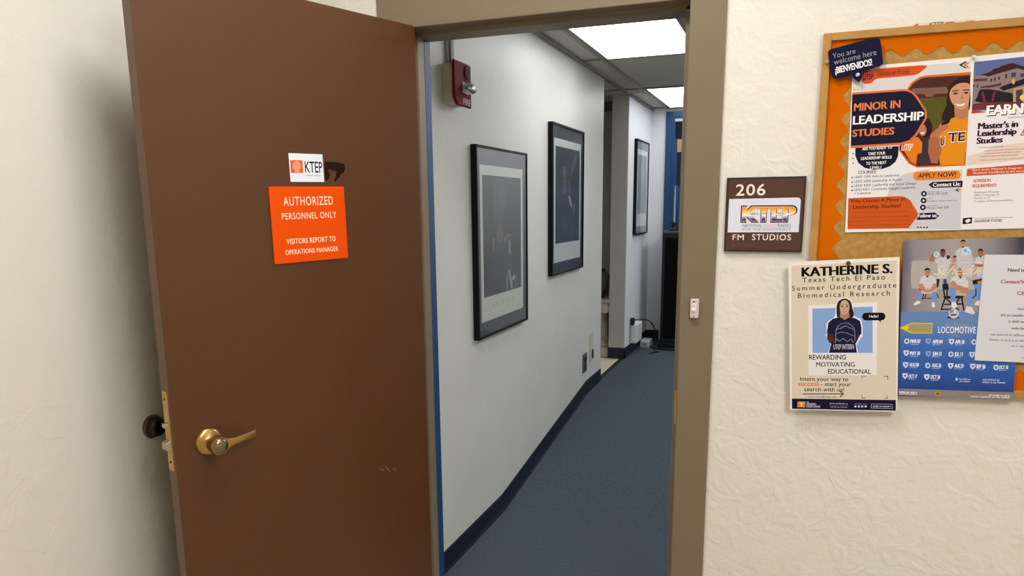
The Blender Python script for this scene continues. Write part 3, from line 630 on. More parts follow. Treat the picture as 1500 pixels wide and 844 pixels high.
s.poly(PX, [Mc((420, 745)), Mc((475, 745)), Mc((490, 850)), Nc((490, 90)), Nc((465, 95)), Nc((432, 40))], '#4c2c20'); s.poly(PX, [Mc((755, 760)), Mc((700, 760)), Mc((690, 850)), Nc((710, 90)), Nc((735, 85)), Nc((760, 30))], '#4c2c20')
s.poly(PX, [Mc(p) for p in ((412, 760), (428, 660), (470, 622), (540, 603), (590, 632), (640, 603), (700, 618), (742, 645), (754, 700), (756, 772), (706, 785), (704, 850))]+[Nc(p) for p in ((726, 90), (740, 188), (450, 188), (478, 90))]+[Mc(p) for p in ((488, 850), (478, 780))], '#1a1a38')
ring = [(595+95*math.cos(t*PI/12), 760+98*math.sin(t*PI/12)) for t in range(12, 25)]
s.stroke(Mc, ring, 4, '#9a9ab0'); s.stroke(Mc, [(500, 730), (550, 712), (600, 690), (640, 712), (690, 730)], 4, '#9a9ab0'); s.stroke(Mc, [(502, 770), (560, 752), (620, 765), (688, 795)], 4, '#9a9ab0'); s.stroke(Mc, [(500, 760), (500, 840)], 4, '#9a9ab0'); s.stroke(Mc, [(690, 760), (690, 840)], 4, '#9a9ab0'); s.stroke(Mc, [(552, 720), (575, 695), (610, 695)], 4, '#9a9ab0')
s.let = 'shirt_lettering'
s.stroke(Nc, [(515, 85), (530, 45), (560, 70), (600, 40), (640, 75), (680, 45), (700, 80)], 6, '#8a8aa2'); s.text(Nc, 'UTEP INTERN', (498, 152), (710, 102), '#c4c4d4', .02, 1.0)
s.pic = 'speech_bubble'; s.let = 'speech_lettering'
s.pill(Mc, (800, 600), (954, 598), 38, '#0c0a0c'); s.poly(Mc, [(922, 630), (952, 628), (942, 657)], '#0c0a0c'); s.text(Mc, 'Hello!', (830, 611), (922, 582), '#e8e4e4', .02)
s.let = 'caption'
for t, a, c in (('REWARDING', (247, 259), (628, 210)), ('MOTIVATING', (320, 333), (718, 285)), ('EDUCATIONAL', (442, 404), (886, 358))): s.text(Nc, t, a, c, '#1e1a1c', .015)
s.let = 'slogan'; s.pic = 'arrow'
s.text(Nc, 'Intern your way to', (155, 477), (652, 441), '#2c2626', .012); s.text(Nc, 'success', (133, 529), (352, 500), '#e0744a', .025, x=True); s.text(Nc, '- start your', (368, 530), (680, 494), '#2c2626', .012); s.text(Nc, 'search with us!', (197, 584), (610, 547), '#2c2626', .012)
s.stroke(Nc, [(188, 613), (600, 612)], 9, '#4a3430'); s.stroke(Nc, [(566, 586), (600, 612), (568, 642)], 9, '#4a3430'); s.text(Nc, 'internship@utep.edu', (238, 650), (530, 632), '#5a5048', .0)
s.pic = 'corner_marks'
for q in (((793, 455), (793, 428), (832, 430)), ((1020, 430), (1058, 432), (1058, 462)), ((793, 628), (793, 655), (830, 656)), ((1020, 658), (1054, 660), (1054, 632))): s.stroke(Nc, q, 5, '#2c2626')
s.pic = 'footer_band'; s.let = 'footer_lettering'
s.poly(Nc, [(70, 660), (1140, 676), (1140, 786), (72, 766)], '#161434')
s.poly(Nc, [(128, 690), (210, 691), (208, 752), (127, 750)], '#e28c32'); s.text(Nc, 'T', (148, 738), (188, 704), '#f6e0c0', .06)
for t, a, c in (('THE', (220, 704), (246, 692)), ('UNIVERSITY', (220, 726), (322, 710)), ('CAREER CENTER', (218, 750), (362, 735))): s.text(Nc, t, a, c, '#d8d4e0', .03)
s.words(Nc, (458, 716), (650, 704), '#b8b4c8'); s.stroke(Nc, [(455, 728), (652, 732)], 2, '#8a86a0'); s.words(Nc, (465, 752), (645, 740), '#9a96b0'); s.words(Nc, (718, 720), (846, 710), '#9a96b0')
for x in (725, 760, 794, 830): s.oval(Nc, (x, 742), 12, 10, '#e4e0ea', seg=8)
s.stroke(Nc, [(888, 716), (1104, 719), (1104, 764), (888, 758), (888, 716)], 3, '#c8c4d4'); s.words(Nc, (905, 746), (1090, 730), '#d8d4e0'); s.done()
pin('push_pin', 'dark green push pin at the top of the cream flyer', 'push pin', Mc((625, 72)), .0312, mat('#2c4a34', .35), .0066)

# ---- soccer schedule poster
Sc = Crop(1310, 340, .15397); Qc = Crop(1310, 460, .16594)
s = wall_sheet('schedule_poster', 'blue soccer team schedule poster with seated players above game dates', 'poster', .0235, [Sc((83, 80)), (1500.5, 347.5), Qc((1050, 765)), Qc((35, 718))]); SP = s
s.slab('sheet', ink('#50608c'), .0006)
yb, ym, yt = s.plane(Qc((500, 700)))[1], s.plane(Qc((500, 10)))[1], s.plane(Sc((600, 80)))[1]
xl, xr = -s.w/2, s.w/2
yB = s.plane(Sc((500, 757)))[1]
s.raw('photograph', [(xl, yB), (xr, yB), (xr, s.h/2), (xl, s.h/2)], gradient_mat('studio_wall', [(0, '#4c4a66'), (.12, '#8a8288'), (.45, '#a49a98'), (.78, '#8c8486'), (1, '#3c3a48')], xl, xr, 'X', .45, .02))
s.raw('photograph', [(xl, -s.h/2), (xr, -s.h/2), (xr, yB), (xl, yB)], gradient_mat('blue_floor', [(0, '#1c2c60'), (.3, '#23509c'), (.7, '#3868b0'), (1, '#6484b8')], yb, yB, 'Y', .45, .05))
s.pic = 'photograph'
s.curve(Sc, [(165, 290), (200, 272), (500, 262), (860, 250), (870, 400), (860, 530), (500, 545), (200, 540), (165, 520), (158, 400)], '#b0a8a2')
SK = ('#a86c4c', '#c08468', '#7a4a34')
def head(c, r, skin, hair=True):
    s.oval(Sc, (c[0], c[1]), r, r*1.38, skin); s.poly(Sc, [(c[0]-r, c[1]-r*.35), (c[0]-r*.95, c[1]-r), (c[0]-r*.4, c[1]-r*1.5), (c[0]+r*.4, c[1]-r*1.5), (c[0]+r*.95, c[1]-r), (c[0]+r, c[1]-r*.35), (c[0]+r*.5, c[1]-r*.75), (c[0]-r*.5, c[1]-r*.75)], '#241818' if hair else '#6a4a3c')
    s.poly(Sc, [(c[0]-r*.6, c[1]-r*.12), (c[0]+r*.6, c[1]-r*.12), (c[0]+r*.6, c[1]+r*.02), (c[0]-r*.6, c[1]+r*.02)], '#4a2c22')
    s.poly(Sc, [(c[0]-r*.8, c[1]+r*.9), (c[0], c[1]+r*2.0), (c[0]+r*.8, c[1]+r*.9), (c[0]+r*.4, c[1]+r*1.25), (c[0]-r*.4, c[1]+r*1.25)], '#3a1c28')
def ball(c, r):
    s.oval(Sc, c, r, r, '#c4d4e0'); s.poly(Sc, [(c[0]-r*.6, c[1]-r*.3), (c[0], c[1]-r*.6), (c[0]+r*.2, c[1]), (c[0]-r*.3, c[1]+r*.3)], '#7aa0b8'); s.poly(Sc, [(c[0]+r*.3, c[1]+r*.1), (c[0]+r*.7, c[1]+r*.1), (c[0]+r*.4, c[1]+r*.6)], '#8aacc0')
s.pic = 'photograph'; s.let = 'script_lettering'
# standing players
s.poly(Sc, [(385, 262), (432, 238), (495, 238), (535, 250), (520, 330), (505, 345), (502, 445), (408, 445), (410, 300), (385, 282)], '#c8c2c6'); s.poly(Sc, [(332, 282), (352, 215), (380, 192), (392, 204), (375, 240), (385, 282)], SK[0]); s.poly(Sc, [(498, 220), (532, 225), (525, 252), (500, 262)], '#38242c'); ball((402, 214), 28); head((462, 196), 24, SK[2])
s.poly(Sc, [(402, 445), (432, 445), (420, 520), (400, 530)], '#28243a'); s.poly(Sc, [(466, 445), (496, 445), (500, 500), (470, 520)], '#34507e')
s.poly(Sc, [(584, 178), (620, 152), (690, 152), (738, 180), (745, 300), (742, 432), (588, 432), (600, 260), (578, 250)], '#c4bcc0'); s.poly(Sc, [(560, 240), (588, 236), (580, 300), (548, 345), (532, 338), (552, 290)], SK[1]); s.poly(Sc, [(562, 226), (592, 222), (590, 242), (560, 244)], '#3a2a34'); head((654, 108), 24, SK[1]); ball((683, 182), 43)
s.poly(Sc, [(775, 245), (805, 230), (880, 228), (880, 430), (782, 430), (785, 320), (768, 300)], '#c8c2c6'); s.poly(Sc, [(766, 302), (880, 310), (880, 332), (800, 334), (768, 322)], SK[0]); head((820, 196), 25, SK[0])
# seated players
def chair(pts, w=9):
    for q in pts: s.stroke(Sc, q, w, '#1a1a20')
chair([[(262, 632), (400, 628)], [(280, 590), (265, 640)], [(400, 580), (420, 628)], [(300, 590), (290, 628)]], 7)
s.poly(Sc, [(228, 532), (402, 530), (408, 568), (350, 588), (280, 588), (224, 565)], '#c8b8a0'); s.poly(Sc, [(213, 562), (252, 566), (245, 652), (213, 650)], '#6c92d2'); s.poly(Sc, [(362, 570), (406, 566), (390, 668), (355, 664)], '#6c92d2')
s.poly(Sc, [(180, 688), (216, 655), (246, 656), (248, 678), (200, 696)], '#e4dedc'); s.poly(Sc, [(355, 705), (356, 668), (385, 670), (386, 712), (368, 718)], '#e4dedc')
s.poly(Sc, [(238, 482), (250, 435), (290, 412), (350, 410), (392, 430), (402, 482), (398, 532), (240, 534)], '#cfc8cc'); s.poly(Sc, [(234, 490), (266, 490), (300, 545), (340, 548), (374, 490), (402, 490), (404, 535), (350, 572), (290, 572), (232, 540)], SK[1]); s.poly(Sc, [(232, 532), (262, 540), (258, 566), (228, 562)], '#d05a48'); head((314, 382), 27, SK[1])
chair([[(468, 500), (505, 498), (500, 620)], [(462, 505), (480, 620)], [(470, 618), (655, 612)], [(482, 628), (446, 738)], [(500, 640), (612, 742)], [(640, 622), (662, 742)], [(620, 625), (560, 720)], [(455, 736), (560, 734)], [(478, 688), (650, 684)]], 11)
s.poly(Sc, [(456, 495), (512, 492), (520, 545), (470, 552)], '#1c1c26'); s.poly(Sc, [(470, 610), (660, 604), (655, 628), (478, 636)], '#1c1c26')
s.poly(Sc, [(580, 555), (700, 560), (690, 606), (585, 606)], '#c0ac90'); s.poly(Sc, [(528, 520), (586, 525), (578, 668), (540, 668)], '#6c92d2'); s.poly(Sc, [(712, 558), (768, 560), (735, 708), (688, 704)], '#6c92d2')
s.poly(Sc, [(542, 668), (580, 662), (602, 712), (560, 726), (544, 712)], '#e4dedc'); s.poly(Sc, [(668, 760), (690, 706), (735, 712), (768, 772), (745, 782)], '#dcd4cc')
s.poly(Sc, [(532, 470), (545, 435), (590, 414), (665, 420), (702, 468), (704, 525), (610, 535), (560, 520)], '#d4ccce'); s.poly(Sc, [(530, 482), (560, 458), (600, 500), (700, 538), (722, 562), (690, 592), (640, 575), (560, 530)], SK[1]); head((627, 386), 30, SK[1], False)
s.poly(Sc, [(742, 460), (845, 440), (840, 492), (748, 500)], '#1c1c26'); s.poly(Sc, [(790, 470), (850, 455), (850, 510), (800, 520)], SK[1]); s.poly(Sc, [(752, 496), (850, 500), (820, 648), (785, 645)], '#6c92d2'); s.stroke(Sc, [(775, 540), (775, 600), (742, 630)], 8, '#1c1c26'); s.poly(Sc, [(758, 690), (790, 650), (815, 655), (805, 702)], '#e0d8d2')
s.oval(Sc, (560, 812), 60, 14, '#2a3c6a'); s.oval(Sc, (566, 775), 48, 47, '#d4d0d4'); s.poly(Sc, [(530, 745), (570, 735), (560, 768), (530, 775)], '#6a9a9c'); s.poly(Sc, [(530, 782), (600, 775), (590, 795), (540, 800)], '#8c5254'); s.poly(Sc, [(585, 740), (608, 760), (595, 772)], '#7ab0b0')
s.text(Sc, 'Schedule', (372, 408), (900, 312), '#ecdfb4', -.012, .9, .6); s.words(Sc, (505, 297), (860, 280), '#e4dedc')
s.pic = 'arrow_mark'; s.let = 'team_lettering'
s.poly(Qc, [(42, 122), (155, 78), (337, 80), (332, 174), (150, 170)], '#e0c022'); s.poly(Qc, [(85, 123), (160, 86), (330, 88), (325, 166), (155, 162)], '#a29468')
for y in (100, 115, 130, 145): s.stroke(Qc, [(175, y), (322, y+2)], 3, '#b8a468')
s.poly(Qc, [(60, 122), (110, 104), (135, 122), (108, 142)], '#e8cc20')
s.text(Qc, 'EL PASO', (452, 108), (658, 86), '#a89c70', .02, 1.15); s.text(Qc, 'LOCOMOTIVE', (385, 168), (722, 114), '#f0f0f4', .02, 1.1); s.text(Qc, 'FC', (520, 202), (575, 183), '#a89c70', .02, 1.1)
s.pic = 'club_badges'; s.let = 'date_list'
dates = (((110, 240), 'MAR 07', (140, 256), (232, 224)), ((300, 242), 'APR 04', (337, 260), (427, 228)), ((505, 245), 'APR 18', (536, 262), (620, 231)), ((703, 248), None, 0, 0),
 ((105, 346), 'MAY 30', (137, 361), (228, 331)), ((300, 352), 'JUN 13', (337, 366), (417, 335)), ((500, 355), 'JUL 11', (530, 371), (605, 338)), ((686, 360), None, 0, 0),
 ((100, 450), 'AUG 08', (133, 462), (217, 433)), ((295, 455), 'AUG 26', (330, 469), (415, 439)), ((497, 458), 'AUG 29', (530, 473), (612, 443)), ((692, 464), 'SEP 26', (722, 480), (806, 448)), ((897, 472), 'OCT 10', (922, 485), (1006, 456)),
 ((95, 548), 'OCT 17', (125, 563), (203, 535)), ((287, 557), 'OCT 24', (320, 572), (405, 541)))
for i, (c0, t, a, c) in enumerate(dates):
    x, y = c0; k = i % 3; cc = '#d4dcec' if i not in (1, 5) else '#8ea8d4'
    if k == 0: s.oval(Qc, c0, 23, 24, cc); s.oval(Qc, c0, 13, 13, '#5a7ab4')
    else: s.poly(Qc, [(x-24, y-24), (x+24, y-24), (x+22, y+6), (x, y+28), (x-22, y+6)], cc); s.poly(Qc, [(x-12, y-10), (x+12, y-12), (x+2, y+14)], '#4a6aa8')
    if t: s.text(Qc, t, a, c, '#eef2fa', .045, .95); s.words(Qc, (a[0], a[1]+14), (c[0]-15, a[1]+6), '#c4d0e8')
s.oval(Qc, (550, 576), 9, 14, '#c4d0e8'); s.words(Qc, (572, 580), (680, 568), '#c4d0e8'); s.words(Qc, (572, 600), (680, 588), '#c4d0e8'); s.words(Qc, (780, 585), (930, 573), '#c4d0e8'); s.words(Qc, (778, 608), (995, 596), '#c4d0e8')
s.pic = 'footer_band'; s.let = 'footer_lettering'
s.poly(Qc, [(37, 658), (1055, 692), (1050, 764), (35, 717)], '#887e80'); s.words(Qc, (42, 696), (208, 672), '#f0eef0'); s.words(Qc, (44, 708), (208, 699), '#e0dce0'); s.oval(Qc, (384, 705), 24, 20, '#c8962c'); s.oval(Qc, (384, 705), 15, 8, '#4a3a20'); s.words(Qc, (430, 716), (530, 706), '#a8963c')
s.words(Qc, (832, 722), (1026, 712), '#eae6ea'); s.words(Qc, (672, 735), (1024, 724), '#d4ced2'); s.done()

# ---- white notice
Xc = Crop(1420, 360, .2015)
s = wall_sheet('notice_sheet', 'plain white typed notice overlapping the blue soccer poster', 'paper', .0265, [Xc((112, 60)), (1566, 374.5), (1560, 536), Xc((35, 822))])
s.slab('sheet', ink('#d6d4d8'), .0006)
s.text(Xc, 'Need to', (277, 188), (412, 165), '#3a363c', .03); s.text(Xc, 'Contact/V', (226, 273), (404, 250), '#a2384a', .03); s.text(Xc, 'CE', (345, 357), (402, 334), '#a2384a', .03)
for a, c, m in (((353, 466), (440, 450), '#6a666c'), ((226, 512), (440, 497), '#5a565c'), ((284, 558), (440, 544), '#5a565c'), ((306, 607), (440, 593), '#5a565c'), ((152, 652), (440, 640), '#8a868c'), ((142, 690), (440, 678), '#8a868c'), ((297, 735), (440, 724), '#9a969c'), ((378, 820), (440, 812), '#aaa6ac')): s.words(Xc, a, c, m)
s.done()

# ================================================================== CORRIDOR THINGS
# ceiling troffers
M_CP = emitter('corridor_diffuser', CORR_COL, CORR_LAMP); M_CR = emitter('corridor_fill_panel', CORR_COL, CORR_FILL)
for xc, y0, y1, lab in ((-.8875, 3.66, 4.87, 'bright white ceiling light panel nearest the doorway'), (-.8875, 6.225, 7.44, 'bright white ceiling light panel at the corridor end'),
        (.325, 3.66, 4.87, 'added fill light panel out of view on the right side of the corridor'), (.325, 6.225, 7.44, 'added fill light panel out of view at the right corridor end')):  # right row is unseen fill, added to light the left wall evenly
    t = empty('ceiling_light', lab, 'ceiling light', at(xc, (y0+y1)/2, CZ), 'corridor ceiling lights'); h = (y1-y0)/2
    B().box((-.278, -h, -.002), (.278, h, .004)).build('diffuser', M_CP if xc < 0 else M_CR, t)
    b = B(); w = .302
    for a, c in (((-w, -h-.012), (-.278, h+.012)), ((.278, -h-.012), (w, h+.012)), ((-.278, -h-.012), (.278, -h)), ((-.278, h), (.278, h+.012))): b.box((*a, -.004), (*c, .006))
    b.build('rim', mat('#8b8781', .5), t)
# hall troffers, seen only from other positions
M_HP = emitter('hall_diffuser', HALL_COL, HALL_LAMP); M_HR = emitter('hall_diffuser_right', HALL_COL, HALL_RIGHT); M_HF = emitter('hall_fill_panel', HALL_COL, HALL_FILL)
for x, y, lab in ((-.62, 1.36, 'warm ceiling light panel before the doorway'), (1.1, -.2, 'added fill light panel on the right side of the hall'), (2.45, 1.55, 'warm ceiling light panel at the far right of the hall')):  # middle panel is an added fill that evens out the front wall
    t = empty('ceiling_light', lab, 'ceiling light', at(x, y, 3.095), 'hall ceiling lights')
    h = .3 if x < -.4 else .6
    B().box((-.3, -h, -.002), (.3, h, .004)).build('diffuser', M_HP if x < -.4 else M_HF if x < 2 else M_HR, t)
    b = B()
    for a, c in (((-.33, -h-.03), (-.3, h+.03)), ((.3, -h-.03), (.33, h+.03)), ((-.3, -h-.03), (.3, -h)), ((-.3, h), (.3, h+.03))): b.box((*a, -.006), (*c, .005))
    b.build('rim', M_WHITE, t)

# framed pictures: plane faces +x, right hand is +y
def picture(label, y0, y1, z0, z1, x, cols, depth=.03, tone=0, figure=None, title=None):
    t = empty('framed_picture', label, 'picture', frame((x, (y0+y1)/2, (z0+z1)/2), (0, 1, 0), EZ), 'framed photographs along the corridor')
    w, h = (y1-y0)/2, (z1-z0)/2; f = .012
    for a, c in (((-w, -h), (-w+f, h)), ((w-f, -h), (w, h)), ((-w+f, h-f), (w-f, h)), ((-w+f, -h), (w-f, -h+f))): B().box((*a, .0005), (*c, depth)).build('frame_bar', mat('#060607', .5, 0, .2), t, .0015)
    B().box((-w+.004, -h+.004, .001), (w-.004, h-.004, .006)).build('backing', M_BLACK, t)
    B().box((-w+f, -h+f, .018), (w-f, h-f, .020)).build('mat_board', mat(cols[0], .6), t)
    mw, mt, mb = .055, .085, .075
    B().box((-w+mw, -h+mb, .020), (w-mw, h-mt, .0205)).build('paper', mat(cols[1], .6), t)
    pl, ptp, pb = mw+.03, mt+.045, mb+.115
    B().box((-w+pl, -h+pb, .0205), (w-pl, h-ptp, .021)).build('photograph', cols[2], t)
    if figure:
        q = []
        for pts, m in figure:
            P = smooth_path([(a, c, 0) for a, c in pts]+[(*pts[0], 0)], 5)[:-1]; q.append(([((p.x-.5)*2*(w-pl), -h+pb+p.y*(2*h-pb-ptp)) for p in P], m))
        V, F, MI, MM = [], [], [], []
        for i, (P, m) in enumerate(q):
            k = len(V); V += [(a, c, .0212+i*.0001) for a, c in P]; F.append(list(range(k, k+len(P))))
            mm = mat(m, .6)
            if mm not in MM: MM.append(mm)
            MI.append(MM.index(mm))
        me = bpy.data.meshes.new('figure'); me.from_pydata(V, [], F)
        for mm in MM: me.materials.append(mm)
        me.polygons.foreach_set('material_index', MI); link('figure', me, t)
    if title:
        vs, fs = text_geo(title, .0, 1.3); x0, x1 = min(v.x for v in vs), max(v.x for v in vs); sx = (.30)/(x1-x0)
        me = bpy.data.meshes.new('lettering'); me.from_pydata([((v.x-(x0+x1)/2)*sx, -h+mb+.060+v.y*.028, .0208) for v in vs], [], fs); me.materials.append(mat('#a8aaa4', .6)); link('lettering', me, t)
    B().box((-w+f, -h+f, .0255), (w-f, h-f, .0265)).build('glass', M_PANE, t)
    return t
def smoky(name, a, b2, c, sc=3.0):
    m, N, L, bs = nodes(name); tc = N.new('ShaderNodeTexCoord'); t = N.new('ShaderNodeTexNoise'); t.inputs['Scale'].default_value = sc; t.inputs['Detail'].default_value = 4; t.inputs['Distortion'].default_value = .6
    L.new(tc.outputs['Object'], t.inputs['Vector']); r = N.new('ShaderNodeValToRGB'); e = r.color_ramp.elements; e.new(.5)
    for i, (p, h) in enumerate(((.3, a), (.52, b2), (.75, c))): e[i].position = p; e[i].color = (*lin(h), 1)
    L.new(t.outputs['Fac'], r.inputs['Fac']); L.new(r.outputs[0], bs.inputs['Base Color']); bs.inputs['Roughness'].default_value = .55; return m
fig1 = [([(.25, .98), (.5, .97), (.62, .86), (.55, .72), (.48, .6), (.44, .5), (.3, .52), (.24, .7)], '#43454e'), ([(.36, .9), (.5, .93), (.56, .84), (.5, .74), (.4, .74)], '#4e5059'), ([(.34, .58), (.47, .6), (.5, .5), (.42, .42), (.33, .46)], '#5a5856'),
        ([(.3, .42), (.55, .44), (.62, .3), (.5, .12), (.3, .1), (.2, .25)], '#3a3a43'), ([(.22, .47), (.27, .48), (.25, .36), (.23, .38)], '#77756f'), ([(.5, .47), (.62, .51), (.72, .49), (.62, .47), (.55, .43)], '#626366'), ([(.64, .44), (.68, .45), (.69, .34), (.65, .33)], '#8a8c90'),
        ([(.58, .16), (.61, .16), (.6, .01), (.57, .01)], '#7a7e84'), ([(.62, .19), (.66, .18), (.74, .04), (.70, .02)], '#9a9ea2'), ([(.74, .12), (.8, .13), (.79, .09), (.74, .09)], '#a4a6a8'), ([(.82, .12), (.85, .12), (.84, .01), (.82, .01)], '#74787e')]
fig2 = [([(.8, .95), (.88, .96), (.84, .86), (.72, .78), (.6, .7), (.66, .82)], '#48525e'), ([(.3, .8), (.4, .8), (.42, .72), (.34, .68), (.28, .74)], '#545e68'), ([(.28, .68), (.42, .67), (.44, .55), (.3, .52)], '#48525e'), ([(.5, .66), (.58, .64), (.6, .5), (.52, .5)], '#444e5a'), ([(.5, .5), (.58, .49), (.66, .38), (.58, .4)], '#8a949c'),
        ([(.72, .42), (.78, .42), (.76, .3), (.72, .3)], '#545e68'), ([(.2, .22), (.4, .26), (.52, .16), (.3, .1)], '#344252'), ([(.9, .2), (.94, .2), (.93, .06), (.9, .06)], '#444e5a')]
fig3 = [([(.3, .85), (.6, .88), (.7, .6), (.5, .5), (.3, .6)], '#a8aeb0'), ([(.3, .45), (.55, .5), (.7, .3), (.6, .05), (.3, .05)], '#9aa0a6')]
picture('black framed dim photograph of a musician nearest the doorway', 3.115, 3.80, .984, 1.872, XW, ('#42444c', '#c4c6c0', smoky('dim_print', '#1e1e24', '#2e2f37', '#44464f')), figure=fig1, title='BB KING')
picture('black framed dark blue photograph, second along the corridor wall', 4.245, 4.95, 1.181, 2.080, XW, ('#383c46', '#c4cac8', smoky('blue_print', '#161f2b', '#222e3d', '#354354')), figure=fig2)
picture('black framed pale photograph on the wall past the alcove', 6.73, 7.315, 1.330, 2.178, XW+.006, ('#8a8e94', '#dce2e0', smoky('pale_print', '#7c848a', '#8c949a', '#a0a8ac')), figure=fig3)

# surface raceway and fire alarm
t = empty('cable_raceway', 'grey vertical cable raceway running up from the fire alarm', 'raceway', at(XW, 2.905, 2.17))
B().box((0, -.026, 0), (.012, .026, CZ-2.17)).build('base_channel', mat('#b0aea2', .5), t, .002)
B().box((.012, -.012, 0), (.020, .020, CZ-2.17)).build('cover_strip', mat('#8a887c', .5), t, .003)
t = empty('fire_alarm', 'red fire alarm strobe on a beige box high on the corridor wall', 'fire alarm', at(XW, 2.905, 2.09))
B().box((0, -.062, -.077), (.052, .078, .077)).build('back_box', mat('#b9b5a4', .5), t, .004)
b = B(); b.prism([(-.078, -.058), (-.045, -.085), (.088, -.085), (.088, .085), (.06, .088), (-.078, .088)], 'x', .052, .064); rp = b.build('red_plate', mat('#74060c', .6, 0, .12), t, .004)
b = B(); b.lathe([(.028, 0), (.028, .004), (.022, .005), (.006, .0055)], 28, Matrix.Translation((.064, .045, .052)) @ Matrix.Rotation(PI/2, 4, 'Y')); b.build('speaker_grille', mat('#4c050a', .6, 0, .12), rp, 0, True)
b = B(); rings = []
for x, k in ((.064, 1), (.078, .97), (.092, .8), (.100, .45), (.102, .1)): rings.append([Vector((x, .040+.048*k*math.cos(2*PI*i/20), -.012+.024*k*math.sin(2*PI*i/20))) for i in range(20)])
b.loft(rings); sl = b.build('strobe_lens', M_CLEAR, t, 0, True)
b = B(); b.tube([(.080, .002, -.012), (.080, .078, -.012)], .006, 10); b.build('strobe_tube', mat('#d8d8d8', .2, .6), sl, 0, True)
b = B(); b.box((.064, -.004, -.032), (.067, .084, .010)); b.build('reflector', mat('#d4d6d8', .3), sl, .001)
vs, fs = text_geo('FIRE', .01, 1.1); x0, x1 = min(v.x for v in vs), max(v.x for v in vs); k = .07/(x1-x0)
me = bpy.data.meshes.new('lettering'); me.from_pydata([(.0644, .005+(v.x-x0)*k, -.077+v.y*.024/CAP) for v in vs], [], fs); me.materials.append(mat('#d8c8c4', .5)); link('lettering', me, rp)
# outlet and blank plate low on the wall
t = empty('wall_outlet', 'dark grey double outlet low on the corridor wall', 'outlet', frame((XW, 5.115, .472), (0, 1, 0), EZ))
B().box((-.055, -.070, 0), (.055, .070, .006)).build('plate', mat('#55565a', .4), t, .002)
for z in (.028, -.028): B().lathe([(.026, .006), (.025, .009), (.003, .0092)], 20, at(0, z, 0)).build('socket', M_BLACK, t)
t = empty('wall_plate', 'cream blank plate with dark jack beside the grey outlet', 'wall plate', frame((XW, 5.30, .555), (0, 1, 0), EZ))
B().box((-.045, -.105, 0), (.045, .115, .006)).build('plate', mat('#c6c1ae', .5), t, .002)
B().box((.006, -.085, .006), (.030, -.02, .016)).build('jack', mat('#3a3834', .5), t, .002)

# adapter on the end wall and its cables
xs = XW+.006
t = empty('power_adapter', 'white power adapter with a black cord low on the far wall', 'adapter', frame((xs, 6.84, .425), (0, 1, 0), EZ))
B().box((-.13, -.09, 0), (.13, .085, .065)).build('casing', mat('#dedee2', .45), t, .01)
B().box((-.155, -.13, 0), (-.13, .14, .006)).build('plate', mat('#8c8a88', .5), t, .002)
B().box((-.15, .085, .004), (-.10, .15, .04)).build('plug', M_BLACK, t, .006)
pts = [(.042, 0, .055), (.10, .03, .06), (.16, .12, .03), (.19, .22, -.06), (.19, .30, -.17), (.18, .33, -.235), (.19, .25, -.258), (.21, .12, -.261), (.17, .06, -.262), (.24, .16, -.262)]
B().tube(smooth_path([(y-.12, z+.075, x) for x, y, z in pts]), .0055, 8).build('cord', M_BLACK, t, 0, True)
t = empty('junction_box', 'small white box on the carpet below the power adapter', 'adapter', at(-1.285, 7.16, RZ))
B().box((-.045, -.09, 0), (.045, .09, .068)).build('casing', mat('#c2c2c4', .5), t, .008); B().box((-.02, -.094, .02), (.02, -.09, .045)).build('socket', mat('#8a8a8c', .5), t)
t = empty('cable', 'thick black cable lying on the carpet beside the cabinet', 'cable', at(-1.2, 7.05, RZ))
B().tube(smooth_path([(-.06, .14, .010), (-.05, .06, .010), (.02, -.01, .010), (.1, -.05, .010), (.25, -.06, .010), (.4, -.06, .010)]), .009, 8).build('cord', M_BLACK, t, 0, True)

# plaster pedestal in the alcove with dark urn
px_, py_ = -1.655, 6.66
t = empty('plaster_pedestal', 'cream plaster column pedestal standing in the alcove', 'pedestal', at(px_, py_, RZ))
b = B(); b.box((-.15, -.15, 0), (.15, .15, .085)); b.build('plinth', M_PLASTERCAST, t, .008)
B().lathe([(.135, .085), (.14, .10), (.13, .118), (.112, .125), (.12, .14), (.118, .152), (.10, .16)], 40).build('base_ring', M_PLASTERCAST, t, 0, True)
B().lathe([(.104, .155), (.098, .2), (.092, .36), (.088, .39)], 48, None, 1, .06).build('fluted_shaft', M_PLASTERCAST, t)
b = B(); b.lathe([(.09, .385), (.105, .40), (.112, .41), (.10, .42)], 40); b.box((-.135, -.135, .42), (.135, .135, .50)); b.box((-.15, -.15, .50), (.15, .15, .53))
for sy in (-1, 1):
    for sx in (-1, 1): b.lathe([(.045, -.006), (.045, .006), (.03, .012), (.012, .014)], 24, Matrix.Translation((sx*.10, sy*.137, .445)) @ Matrix.Rotation(PI/2*(1 if sy < 0 else -1), 4, 'X'))
b.build('capital', M_PLASTERCAST, t, .003)
t = empty('dark_urn', 'dark grey rounded urn on top of the plaster pedestal', 'urn', at(px_, py_, RZ+.53))
B().lathe([(.06, 0), (.065, .02), (.05, .035), (.10, .08), (.125, .14), (.12, .19), (.09, .23), (.06, .245)], 36).build('body', mat('#62625e', .6), t, 0, True)
B().lathe([(.062, .245), (.07, .262), (.058, .266)], 30).build('lip', mat('#62625e', .6), t, 0, True)

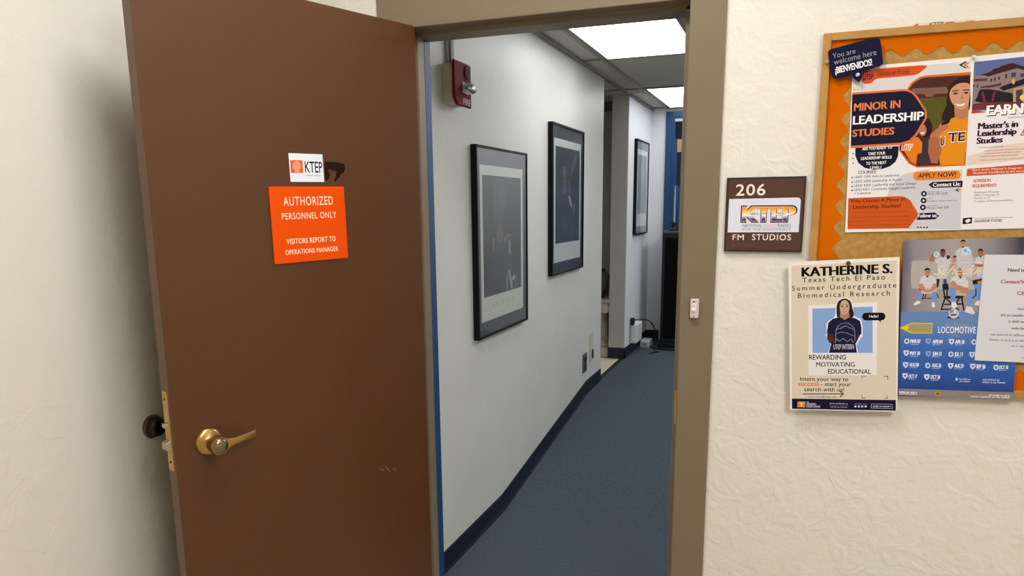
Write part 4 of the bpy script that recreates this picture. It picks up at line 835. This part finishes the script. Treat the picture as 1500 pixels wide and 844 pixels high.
# blue door in the end wall
def ow(p, y=7.55): r = ray(*p); q = EYE+r*(y/r.y); return q
d2 = empty('door_2', 'blue painted door with narrow window at the corridor end', 'door', at(-.72, 7.55, RZ), None, 'structure')
b = B(); b.box((-.495, -.02, 0), (-.435, .0, 2.255)); b.box((.435, -.02, 0), (.495, 0, 2.255)); b.box((-.435, -.02, 2.205), (.435, 0, 2.255)); b.build('frame', M_BLUE, d2, .003)
b = B(); b.box((-.435, -.012, .003), (-.405, 0, 2.203)); b.box((.405, -.012, .003), (.435, 0, 2.203)); b.box((-.405, -.012, 1.0), (-.38, 0, 1.99)); b.box((-.405, -.012, .003), (.405, 0, 1.2)); b.box((-.405, -.012, 2.185), (.405, 0, 2.203)); b.box((-.38, -.012, 1.2), (.405, 0, 1.55))
b.build('leaf', M_BLUE, d2, .002)
b = B(); b.box((-.405, -.006, 1.55), (.405, -.001, 2.185)); b.build('window_pane', mat('#16202e', .1), d2)
b = B(); b.box((-.41, -.016, 2.16), (.405, -.008, 2.185)); b.build('blind_rail', mat('#b8bcc4', .5), d2)
P = ow((989.5, 204)); Q = ow((1000, 223))
s_ = empty('kraft_paper', 'small tan paper taped inside the blue door window', 'paper', frame((P.x+.05, 7.541, (P.z+Q.z)/2), EX, EZ))
B().box((-.05, -.06, 0), (.12, .06, .0015)).build('sheet', mat('#a88a60', .8), s_)

# black cabinet with upright device
cb = empty('black_cabinet', 'tall black cabinet before the blue door', 'cabinet', at(-.90, 7.30, RZ))
B().box((-.245, -.19, .05), (.245, .19, 1.10)).build('body', mat('#08080a', .45), cb, .006)
B().box((-.25, -.195, 1.10), (.25, .195, 1.125)).build('top', mat('#4a4c50', .4), cb, .004)
B().box((-.265, -.20, 0), (.265, .20, .05)).build('plinth', M_BLACK, cb, .004)
b = B(); b.box((-.22, -.196, .10), (.22, -.19, 1.06)); b.build('front_grille', bumped('black_cloth', '#0a0a0c', .9, [(300, .5, 'noise')], .001, .1), cb)
t = empty('rod_device', 'black device with pale upright rod on the black cabinet', 'device', at(-1.06, 7.22, RZ+1.125))  # unidentified black device with a pale rod
B().lathe([(.05, 0), (.052, .015), (.03, .03), (.028, .06), (.034, .075), (.022, .09)], 24).build('base', M_BLACK, t, 0, True)
B().lathe([(.008, .085), (.007, .30), (.006, .42)], 14).build('rod', mat('#a8acb4', .4), t, 0, True)
